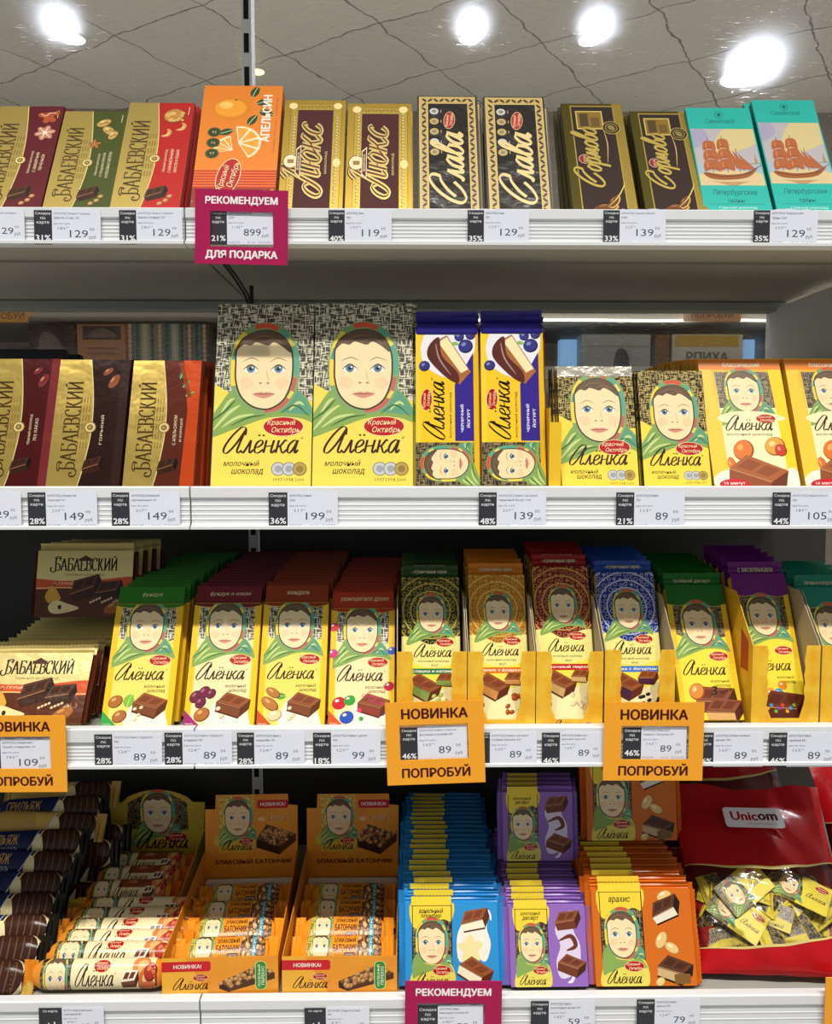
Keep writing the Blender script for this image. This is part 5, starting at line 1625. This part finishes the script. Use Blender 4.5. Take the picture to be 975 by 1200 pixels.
def cereal_header(w, h):
    a = Art(w, h); H = a.H
    a.rect(15, H * .31, 53, H * .99, '#d9b23c'); a.rect(15, H * .45, 53, H * .99, tweed('gold_tweed_print', '#c08a24', '#e8d068', 1.5))
    a.blob([(13, H * .38), (13, H * .52), (34, H * .48), (55, H * .5), (55, H * .36)], '#e0bc44')
    face(a, 35, H * .72, 13.5, clip=(15, 0, 55, H))
    oval_logo(a, 44, H * .44, 16)
    word_a(a, 18, H * .335, 32)
    a.rrect(56, H * .83, 90, H * .93, 2.5, '#c8202c'); a.text('НОВИНКА!', 73, H * .88, 27, None, '#f8ece0', bold=.03, res=1)
    a.rrect(67, H * .67, 89, H * .75, 2, '#f0b86c'); a.rrect(67.8, H * .675, 88.2, H * .745, 1.6, '#e08a24')
    a.text('ДЛЯ ДЕТЕЙ', 78, H * .725, 16, None, '#f8e8c8', res=1); a.text('ОТ 3х ЛЕТ', 78, H * .695, 15, None, '#f8e8c8', res=1); a.ell(61, H * .7, 4, 2.4, '#f0c888')
    brick(a, [(55, H * .46), (80, H * .36), (98, H * .52), (66, H * .64), (55, H * .36), (80, H * .27), (98, H * .43)])
    a.text('ЗЛАКОВЫЙ БАТОНЧИК', 52, H * .2, 84, 6.2, '#4a1418', bold=.05)
    return a
def cereal_front(w, h):
    a = Art(w, h); H = a.H
    a.poly([(0, 0), (40, 0), (20, H), (0, H)], '#f0b03c')
    a.rrect(-4, H * .62, 42, H * .9, 2.2, '#c8202c'); a.text('НОВИНКА!', 22, H * .76, 24, None, '#f8ece0', bold=.03, res=1)
    oval_logo(a, 33, H * .44, 13)
    word_a(a, 9, H * .12, 30)
    brick(a, [(49, H * .3), (57, H * .14), (97, H * .52), (84, H * .76), (49, H * .12), (57, H * .02), (97, H * .36)])
    a.rrect(80, H * .06, 90, H * .86, 4, '#cfe0a0'); a.rrect(80.6, H * .075, 89.4, H * .845, 3.6, '#3a8a34')
    a.text('ПОЛЕЗНЫЙ', 83.4, H * .46, H * .6, 2.7, '#f0f6e0', rot=90, res=1, bold=.02); a.text('ПЕРЕКУС', 87, H * .46, H * .52, 2.7, '#f0f6e0', rot=90, res=1, bold=.02)
    return a
def cereal_art(L, hgt):
    a = Art(L, hgt, rough=.24, bump=.12, bscale=60.); H = a.H
    a.rect(0, 0, 100, H, '#e8952a')
    a.rect(8, 0, 36, H, tweed('olive_tweed_print', '#7a7a2c', '#d9c454', 1.6))
    face(a, 24, H * .58, 9.5, clip=(8, 0, 38, H)); a.rect(8, 0, 36, H * .1, '#e0cc50')
    oval_logo(a, 31, H * .22, 9); word_a(a, 11, H * .03, 24)
    a.rrect(42, H * .86, 60, H * .99, 1.5, '#c8202c'); a.text('НОВИНКА!', 51, H * .925, 14, None, '#f8ece0', res=1, bold=.02)
    a.text('ЗЛАКОВЫЙ', 53, H * .74, 26, H * .15, '#43161c', bold=.04, res=1); a.text('БАТОНЧИК', 53, H * .55, 28, H * .15, '#43161c', bold=.04, res=1)
    a.rrect(52, H * .34, 66, H * .46, 1.5, '#43161c'); a.text('ШОКОЛАД', 59, H * .4, 12, H * .08, '#f8ece0', res=1); a.text('какао и', 46, H * .4, 9, H * .08, '#5b7a24', res=1)
    a.blob([(70, H * .2), (68, H * .7), (76, H * .96), (92, H * .96), (97, H * .6), (94, H * .2), (82, H * .08)], GRAINS)
    for k in range(14):
        nut(a, RND.uniform(71, 93), H * RND.uniform(.2, .9), 2.6, '#d9b078', '#7d4a24', '#f0d8a8', RND.uniform(0, 90))
    a.rrect(81, H * .1, 86.5, H * .92, 2.4, '#2c8a9a' ); a.text('ПЕРЕКУС', 83.8, H * .5, H * .6, 3, '#e8f6f0', rot=90, res=1, bold=.02)
    return a
def cereal_display(xf, yaw, label, bars, barlab):
    D, w, hf = .228, .1235, .044
    o = empty('display_box', (xf, .012, ZS[3] + .0004))
    o.rotation_euler = (0, 0, yaw)
    b = B(); b.box(-w / 2, w / 2, 0, .0008, 0, hf, OG); a = Art(w, hf); cereal_front(w, hf); b.art(cereal_front(w, hf - .004), z0=.004); b.build('front_panel', o)
    b = B(); b.box(-w / 2 + .001, w / 2 - .001, .001, D, 0, .0006, M('#d98a2c', .6)); b.build('base_panel', o)
    for sx in (-1, 1):
        b = B(); b.prism([(.001, 0), (D, 0), (D, .05), (.001, hf)], sx * (w / 2 - .0009), sx * w / 2, M('#e8982a', .5)); b.build('side_panel', o)
    b = B(); b.box(-w / 2 + .001, w / 2 - .001, D - .012, D - .0005, .0008, .014, M('#e9e2d4', .6), .004, 2); b.build('inner_flap', o)
    hh = .112
    hd = [(-w * .5, 0), (w * .5, 0), (w * .5, hh * .86), (w * .4, hh * .87), (w * .395, hh), (-w * .385, hh), (-w * .39, hh * .83), (-w * .5, hh * .83)]
    b = B(); b.prism(hd, 0, .0008, OG, 'y'); b.art(cereal_header(w, hh), y0=0); c = b.build('header_card', o)
    c.location = (0, D + .0012, .012); c.rotation_euler = (rad(-4), 0, 0)
    tag(o, label, 'display box', 'orange cereal displays')
    for i, (dx, y, z, rz, tl) in enumerate(bars):
        k = cb if not CBU else dup(cb)
        CBU.append(1)
        p = Matrix.Rotation(yaw, 4, 'Z') @ Vector((dx, y, z))
        k.location = (xf + p.x, .012 + p.y, ZS[3] + p.z + .011)
        k.rotation_euler = (-rad(tl), 0, yaw + rad(rz))
        tag(k, f'{barlab}, {ORD[i]} back', 'cereal bar', 'cereal bars in the orange displays')
CBU = []
cb = round_bar('cereal_bar', .094, .036, cereal_art(.094, .036), '#e8952a', '#ec9a26', 170, .011, flat=.5)
cereal_display(P(258, 1140, .012).x, rad(2.0), 'orange cereal-bar display box beside the yellow wafer display', [(-.001, .022, .006, .5, 48), (.001, .062, .006, 0, 52), (-.001, .1, .007, -.5, 54), (.001, .142, .007, .6, 56)], 'orange cereal bar in the display beside the wafer bars')
cereal_display(P(398, 1140, .012).x, rad(0), 'orange cereal-bar display box beside the blue bars', [(.0, .022, .006, 0, 48), (-.001, .06, .008, -.6, 52), (.001, .1, .008, .6, 54), (.0, .142, .007, -.6, 56)], 'orange cereal bar in the display beside the blue bars')
# square flow-wrapped bars
def square_art(w, h, col, name2, pic):
    a = Art(w, h, rough=.24, bump=.2, bscale=45.); H = a.H
    a.rect(0, 0, 100, H, col)
    a.rect(8, 0, 50, H - 1, TWD)
    a.blob([(8, H * .72), (8, H + 2), (50, H + 2), (50, H * .78), (40, H * .8), (22, H * .7)], '#ecd03c')
    a.rect(49.6, 0, 50.6, H, '#241a14'); a.rect(7.4, 0, 8.2, H, '#241a14')
    face(a, 28.5, H * .525, 14.6, clip=(8, 0, 50, H))
    a.blob([(8, -2), (8, H * .2), (16, H * .3), (30, H * .27), (50, H * .26), (50, -2)], '#e0d25c')
    face_cover = None
    a.blob([(8, H * .12), (8, H * .3), (14, H * .36), (22, H * .28), (36, H * .26), (44, H * .3), (50, H * .22), (50, H * .18), (30, H * .2), (14, H * .14)], '#86a555')
    if len(name2) == 2:
        a.text(name2[0], 28, H * .905, 26, 5.5, '#3a2412', shear=.2, bold=.02, res=1); a.text(name2[1], 28, H * .84, 22, 5.5, '#3a2412', shear=.2, bold=.02, res=1)
    else:
        a.text(name2[0], 28, H * .88, 22, 6.2, '#3a2412', shear=.2, bold=.02, res=1)
    oval_logo(a, 39, H * .2, 20); word_a(a, 11, H * .03, 34)
    pic(a, H)
    return a
def p_van(a, H):
    a.blob([(58, H * .3), (56, H * .6), (66, H * .8), (82, H * .86), (92, H * .9), (88, H * .7), (92, H * .5), (86, H * .3), (74, H * .36)], '#eee8da')
    a.stroke([(80, H * .82), (90, H * .88), (93, H * .78)], 3, '#f4f0e8', True)
    for k in range(5):
        leaf(a, 70, H * .45, 15, 20 + 72 * k, '#efdc9c', .36)
    choc(a, 60, H * .74, 24, 18, fill='#f0e6c8'); choc(a, 58, H * .27, 27, -22, fill='#f0e6c8')
def p_des(a, H):
    a.blob([(66, H * .1), (60, H * .3), (66, H * .5), (60, H * .7), (70, H * .9), (88, H * .92), (84, H * .7), (92, H * .5), (88, H * .2)], '#d9cde4')
    a.stroke([(64, H * .56), (80, H * .62), (86, H * .5), (74, H * .44)], 6, '#6b3420', True)
    a.stroke([(84, H * .2), (80, H * .08), (74, H * .05)], 4, '#efe6f4', True)
    choc(a, 60, H * .78, 26, 14, '#4a2214', '#6d3824', '#8a5034'); choc(a, 62, H * .3, 27, -12, '#4a2214', '#6d3824', '#8a5034')
def p_nut(a, H):
    nut(a, 74, H * .92, 8, '#e6c07c', '#b0783a', '#f8e4b4', 20, .62); nut(a, 68, H * .46, 9, '#e6c07c', '#b0783a', '#f8e4b4', 60, .6); nut(a, 78, H * .38, 8, '#e6c07c', '#b0783a', '#f8e4b4', -30, .6)
    choc(a, 60, H * .7, 24, 30, '#2c140c', '#4a281a', '#5f3824', fill='#e8dcc8'); choc(a, 62, H * .2, 26, -10, '#2c140c', '#4a281a', '#5f3824', fill='#c9a878')
    nut(a, 64, H * .04, 5, '#e6c07c', '#b0783a', '#f8e4b4'); a.rrect(78, H * .02, 94, H * .12, 1.5, '#7d5a2c')
t = .0105
SQ = ((466, 592, 1050, '#2f8fd0', ('ванильный', 'пломбир'), p_van, 'blue and yellow vanilla baby-face bar', 22, None),
      (588, 694, 1054, '#9068b8', ('шоколадный', 'десерт'), p_des, 'lilac and yellow dessert baby-face bar', 14, (578, 684, 924, 1014, .155)),
      (685, 820, 1034, '#cf6a1c', ('арахис',), p_nut, 'orange and yellow peanut baby-face bar', 14, (686, 796, 903, 990, .19)))
for xl, xr, yt, col, nm2, pic, nm, n, up in SQ:
    lean = 20
    Y0 = .0125
    X = P((xl + xr) / 2, 1100, .035).x
    w = (xr - xl) / 980 * (.85 + .035) - .006
    h = topheight(X, Y0, ZS[3] + t * math.sin(rad(lean)), rad(lean), yt)
    a = square_art(w - .006, h - .010, col, nm2, pic)
    o = flow_pack('chocolate_bar', w - .004, h, t, a, col, col, rough=.24, bev=.003, seals=(.007, .003), droop=.002)
    b = B(); b.box(-w * .41, .0, -.0012, -.0002, h - .0095, h - .0005, M('#ecd03c', .28, 0, .2, 60.)); b.build('yellow_top_strip', o)
    for sx in (-1, 1):
        seal(o, h - .012, .004, .006, t * .4, col, 'side_seal', .25, 18, xside=sx, xo=w / 2 - .0026)
    lst = stack(o, n, X, Y0, ZS[3], t, h, lean, 3, nm + ' on the shelf', 'chocolate bar', nm + 's in a row', jit=.003, gap=.0022, drift=.0002)
    if up:
        ul, ur, uy, ub, UY = up
        q = PZ((ul + ur) / 2, ub, ZS[3] + h * math.cos(rad(15)) + .003)
        UY = q.y
        o2 = dup(o)
        for i in range(4):
            c = o2 if i == 0 else dup(o2)
            stand(c, q.x + .002 * i, UY + .014 * i, q.z, t, rad(10))
            tag(c, nm + ' standing on top of the row' + (', frontmost' if i == 0 else f', {ORD[i]} back'), 'chocolate bar', nm + 's on top of the row')
# candy bags
def film_mat():
    m = bpy.data.materials.new('clear_film')
    m.use_nodes = True
    nt = m.node_tree
    L = nt.links.new
    for nn in list(nt.nodes):
        if nn.type == 'BSDF_PRINCIPLED':
            nt.nodes.remove(nn)
    out = [nn for nn in nt.nodes if nn.type == 'OUTPUT_MATERIAL'][0]
    tc = node(nt, 'ShaderNodeTexCoord')
    n1 = node(nt, 'ShaderNodeTexNoise', Scale=38., Detail=2.)
    L(tc.outputs['Object'], n1.inputs['Vector'])
    bp = node(nt, 'ShaderNodeBump', Strength=.8, Distance=.006)
    L(n1.outputs['Fac'], bp.inputs['Height'])
    tr = node(nt, 'ShaderNodeBsdfTransparent')
    tr.inputs['Color'].default_value = (.97, .97, .97, 1)
    gl = node(nt, 'ShaderNodeBsdfGlossy', Roughness=.12)
    L(bp.outputs[0], gl.inputs['Normal'])
    fr = node(nt, 'ShaderNodeFresnel', IOR=1.45)
    L(bp.outputs[0], fr.inputs['Normal'])
    mx = node(nt, 'ShaderNodeMixShader')
    L(fr.outputs[0], mx.inputs[0]); L(tr.outputs[0], mx.inputs[1]); L(gl.outputs[0], mx.inputs[2])
    L(mx.outputs[0], out.inputs['Surface'])
    return m
FILM = film_mat()
REDF = M('#b40f18', .26, 0, .5, 28.)
BW, BH = .185, .215
def bag_pt(u, v, side):
    """front (side -1) or back (+1) skin of a pillow bag"""
    e = max(0, math.sin(PI * min(1, max(0, u)))) ** .55
    g = max(0, math.sin(PI * min(1, v / .86))) ** .6 if v < .86 else 0
    d = .034 * e * g * (1.25 - .5 * v) * (1 if side < 0 else .3)
    wsc = 1 - .05 * math.sin(PI * v) + .03 * (v > .8) * (v - .8) * 5
    return Vector(((u - .5) * BW * wsc, side * d + .002 * math.sin(u * 23 + v * 17) * e, v * BH + .004 * math.sin(u * 9) * (v > .9)))
def bag(full):
    o = empty('candy_bag')
    lo = lambda u: .115 + .05 * (2 * u - 1) ** 2 + .10 * (u - .5)
    hi = lambda u: .475 + .06 * (2 * u - 1) ** 2 + .03 * u
    def patch(name, v0, v1, m, nu=28, nv=12):
        b = B(); b.grid(nu, nv, lambda u, s: bag_pt(u, v0(u) + (v1(u) - v0(u)) * s, -1), m); return b.build(name, o)
    patch('bottom_band', lambda u: 0, lo, REDF)
    patch('clear_window', lo, hi, FILM, 40, 30)
    patch('gold_trim', lambda u: hi(u) - .012 * math.sin(PI * u), lambda u: hi(u) + .004, M('#d9c27a', .3)).location = (0, -.0006, 0)
    patch('gold_trim', lambda u: lo(u) - .004, lambda u: lo(u) + .008 * math.sin(PI * u), M('#d9c27a', .3)).location = (0, -.0006, 0)
    tp = patch('top_band', hi, lambda u: 1, REDF, 28, 16)
    b = B(); b.grid(20, 24, lambda u, v: bag_pt(u, v, 1) + Vector((0, .001, 0)), M('#8a1418', .4)); b.build('back_film', o)
    b = B()
    a = Art(.07, .026)
    a.rrect(0, 0, 100, a.H, 6, '#ece6ea')
    a.text('Unic', 34, a.H * .58, 46, 17, '#a8142c', bold=.05); a.text('om', 74, a.H * .545, 34, 12.6, '#5a1a24', bold=.05)
    a.text('СЛАДКИЙ ПОДАРОК', 62, a.H * .2, 50, 4, '#a8142c', res=1)
    b.art(a, z0=.72 * BH, warp=lambda x, z, d: Vector((x, bag_pt(.5, .78, -1).y - .0055 - d - .16 * (.78 * BH - z), z)))
    b.build('brand_label', tp)
    return o
def cmini():
    w_, h2, t2 = .062, .038, .011
    b = B(); b.box(-w_ / 2, w_ / 2, 0, t2, 0, h2, M('#e3cf48', .3), .0015, 2, None, {'l': TWD, 'u': TWD})
    a = Art(w_, h2); H = a.H
    a.rect(1, 1, 99, H - 1, '#e6d44c'); a.rect(1, 1, 56, H - 1, TWD); a.blob([(44, 0), (52, H * .4), (46, H), (70, H), (70, 0)], '#e6d44c')
    face(a, 28, H * .54, 15, clip=(1, 1, 60, H - 1)); oval_logo(a, 82, H * .8, 24); word_a(a, 58, H * .36, 34)
    b.art(a)
    return b.build('wrapped_candy')
def cblock():
    w_, h2, t2 = .05, .028, .014
    b = B(); b.box(-w_ / 2, w_ / 2, 0, t2, 0, h2, M('#e0cc44', .32), .001, 1, None, {'f': TWD, 'u': TWD})
    a = Art(w_, h2); H = a.H
    a.poly([(0, 0), (100, 0), (100, H * .4), (40, H * .5), (0, H * .3)], '#d9c63c'); a.text('молочный', 60, H * .16, 50, 9, '#4a3a14', res=1, shear=.2)
    b.art(a)
    return b.build('wrapped_candy')
bags = (((P(893, 1120, .07).x + .004, .024, ZS[3] + .010), rad(46), 'red and clear candy bag with yellow baby-face candies, in front', True, rad(-4)),
        ((P(868, 1050, .2).x - .01, .19, ZS[3] + .05), rad(38), 'red candy bag standing high behind the front candy bag', False, rad(3)),
        ((P(1010, 1060, .16).x + .045, .105, ZS[3] + .02), rad(42), 'red candy bag at the shelf end, cut by the picture edge', False, rad(-6)))
b0 = None
for loc, ln, lb, full, yw in bags:
    o = bag(full) if b0 is None else dup(b0)
    b0 = b0 or o
    o.location = loc
    o.rotation_euler = (-ln, 0, yw)
    if not full:
        o.scale = (1, .7, 1)
    tag(o, lb, 'candy bag', 'red candy bags')
    if full:
        bpy.context.view_layer.update()
        MW = o.matrix_basis.copy()
        m1, m2 = cmini(), cblock()
        rr = random.Random(11)
        k1 = k2 = 0
        CN = [(.22, .30, 1, 38), (.62, .24, 0, 70), (.86, .22, 0, -75), (.45, .20, 0, 80), (.34, .50, 1, -35), (.55, .44, 0, -40), (.74, .50, 1, 30), (.90, .44, 0, 60),
              (.66, .36, 0, 8), (.12, .44, 0, 75), (.84, .34, 0, -30), (.48, .34, 0, 25), (.14, .20, 0, -10), (.72, .17, 0, 5), (.24, .42, 0, 10), (.93, .30, 0, 85), (.52, .54, 0, 15), (.62, .56, 0, 50),
              (.1, .34, 0, -50), (.16, .47, 0, 20), (.3, .22, 0, 35), (.55, .2, 0, -15), (.68, .3, 0, 60), (.8, .42, 0, 15), (.95, .36, 0, -40), (.9, .2, 0, 25), (.42, .45, 0, -70), (.08, .25, 0, 15)]
        for n_, (u, v, big, an) in enumerate(CN):
            v = min(v, .45)
            src = m1 if big else m2
            first = (k1 == 0 if big else k2 == 0)
            c = src if first else dup(src)
            if big: k1 += 1
            else: k2 += 1
            e = max(0, math.sin(PI * u)) ** .55 * max(0, math.sin(PI * v / .86)) ** .6 * (1.25 - .5 * v)
            base = Vector(((u - .5) * BW * .82, -.034 * e + (.017 if big else .021 + .003 * (n_ % 3) + (.004 if n_ > 17 else 0)), v * BH * .86))
            Rm = Matrix.Rotation(rr.uniform(-.25, .25), 4, 'X') @ Matrix.Rotation(rr.uniform(-.3, .3) * (0 if big else 1), 4, 'Z') @ Matrix.Rotation(rad(an), 4, 'Y')
            c.matrix_basis = MW @ Matrix.Translation(base) @ Rm @ Matrix.Translation((0, 0, -.014))
            tag(c, (f'baby-face wrapped candy turned to the clear window of the bag, {("low one", "upper one", "end one")[k1 - 1]}' if big else f'yellow and black wrapped candy in the clear bag, {ORD[k2 - 1]} of the blocks from below'), 'candy', 'wrapped candies in the clear bag')

# ================================================================ seen through the panes
def bg_box(name, px0, py0, px1, py1, Y, d, col, label, cat, fn=None, mat=None):
    A, C = P(px0, py1, Y), P(px1, py0, Y)
    w, h = C.x - A.x, C.z - (A.z if Y < 1.15 else ZB + .0005)
    b = B(); b.box(-w / 2, w / 2, 0, d, 0, h, mat or M(col, .6), .002)
    if fn:
        a = Art(w, h); fn(a); b.art(a)
    o = b.build(name); o.location = ((A.x + C.x) / 2, Y, A.z if Y < 1.15 else ZB + .0005)
    tag(o, label, cat)
    return o
ZB = P(600, 432, 1.2).z
b = B(); b.box(-1.5, 1.5, 1.15, 1.6, ZB - .03, ZB, M('#c8c2b6', .5)); tag(b.build('shelf'), 'shelf of the far rack seen through the clear panel', 'shelf')
b = B(); b.box(-1.5, 1.5, 1.62, 1.65, .0, ZB + .34, M('#a8998a', .7)); tag(b.build('partition'), 'brown partition of the far rack seen through the clear pane', 'partition')
Z2 = P(770, 374, 1.15).z
b = B(); b.box(-1.5, 1.5, 1.14, 1.6, Z2, Z2 + .018, M('#b9b1a2', .5)); tag(b.build('shelf'), 'upper shelf of the far rack with a light strip', 'shelf')
b = B(); b.tube([(-.1 + .06 * i, 1.134, Z2 - .006 + .0008 * math.sin(i)) for i in range(20)], .0032, M('#fff6e0', .5, emit=2.5), 6); tag(b.build('light_strip'), 'thin glowing light strip along the far rack shelf', 'light strip')
bg_box('shelf_sign', 800, 362, 868, 377, 1.125, .003, '#e0a678', 'pale orange sign on the far rack behind the classic cartons', 'sign', lambda a: a.text('ПОПРОБУЙ', 50, a.H * .55, 72, None, '#6b4436', bold=.02))
bg_box('shelf_sign', -40, 362, 34, 378, 1.125, .003, '#e0a24a', 'pale orange sign on the far rack behind the foil dark bars', 'sign', lambda a: a.text('ПОПРОБУЙ', 56, a.H * .55, 76, None, '#6b4436', bold=.02))
bg_box('carton', 786, 392, 870, 440, 1.2, .1, '#c9c2b4', 'cream and yellow carton on the far rack beside a blue window', 'carton', lambda a: (a.rect(4, a.H * .62, 94, a.H * .96, '#b99a3c'), a.text('РПИХА', 50, a.H * .34, 60, None, '#5c564c', bold=.05)))
bg_box('carton', 680, 392, 762, 440, 1.2, .1, '#a8a69c', 'grey carton on the far rack behind the foil baby-face bars', 'carton', lambda a: (a.rect(0, a.H * .62, 100, a.H * .66, '#7d7a72'), a.blob([(48, 0), (50, a.H * .45), (58, a.H * .6), (68, a.H * .4), (68, 0)], '#4a3c3a')))
bg_box('carton', 766, 392, 784, 440, 1.2, .1, '#7d5a2c', 'brown carton standing upright on the far rack', 'carton')
for x0, x1, lb in ((655, 676, 'blue-lit window patch beside the blueberry bars'), (870, 884, 'blue-lit window patch beside the cream carton')):
    bg_box('daylit_window', x0, 398, x1, 440, 1.25, .03, '#86b4dc', lb, 'window', None, M('#8ab8e2', .5, emit=.55))  # daylight of a far window put in as a faintly glowing box
bg_box('poster_board', 36, 380, 88, 420, 1.2, .02, '#4a3a30', 'dark photo board on the far rack above the black cartons', 'board', lambda a: a.blob([(20, a.H * .3), (30, a.H * .8), (60, a.H * .7), (80, a.H * .2), (50, a.H * .1)], '#8a7466'))
bg_box('poster_board', 92, 380, 148, 424, 1.2, .02, '#c98a5a', 'peach poster board with dark picture on the far rack', 'board', lambda a: (a.rect(12, a.H * .64, 90, a.H * .95, '#4a3a34'), a.blob([(20, a.H * .7), (50, a.H * .9), (80, a.H * .72)], '#8a7060'), a.rect(20, a.H * .3, 84, a.H * .34, '#8a5a3a'), a.rect(20, a.H * .42, 80, a.H * .46, '#8a5a3a')))
def scarf(a):
    for k, c in enumerate(('#a8543c', '#6b8a74', '#c9b48a', '#8a9a6c', '#b8765a', '#5f7f78', '#c4b494', '#7a8a6c', '#a8543c', '#6b8a74', '#8a4a3a')):
        a.rect(k * 9.1, 0, k * 9.1 + 9.1, a.H, c)
        for j in range(9):
            a.ell(k * 9.1 + 4.5, a.H * (j + .5) / 9, 2.2, 3.2, '#35504a' if k % 2 else '#e0cfa4', 0, 8)
bg_box('gift_box', 150, 380, 244, 440, 1.2, .06, '#8a7a64', 'striped folk-pattern gift box on the far rack beside the large bar', 'gift box', scarf)
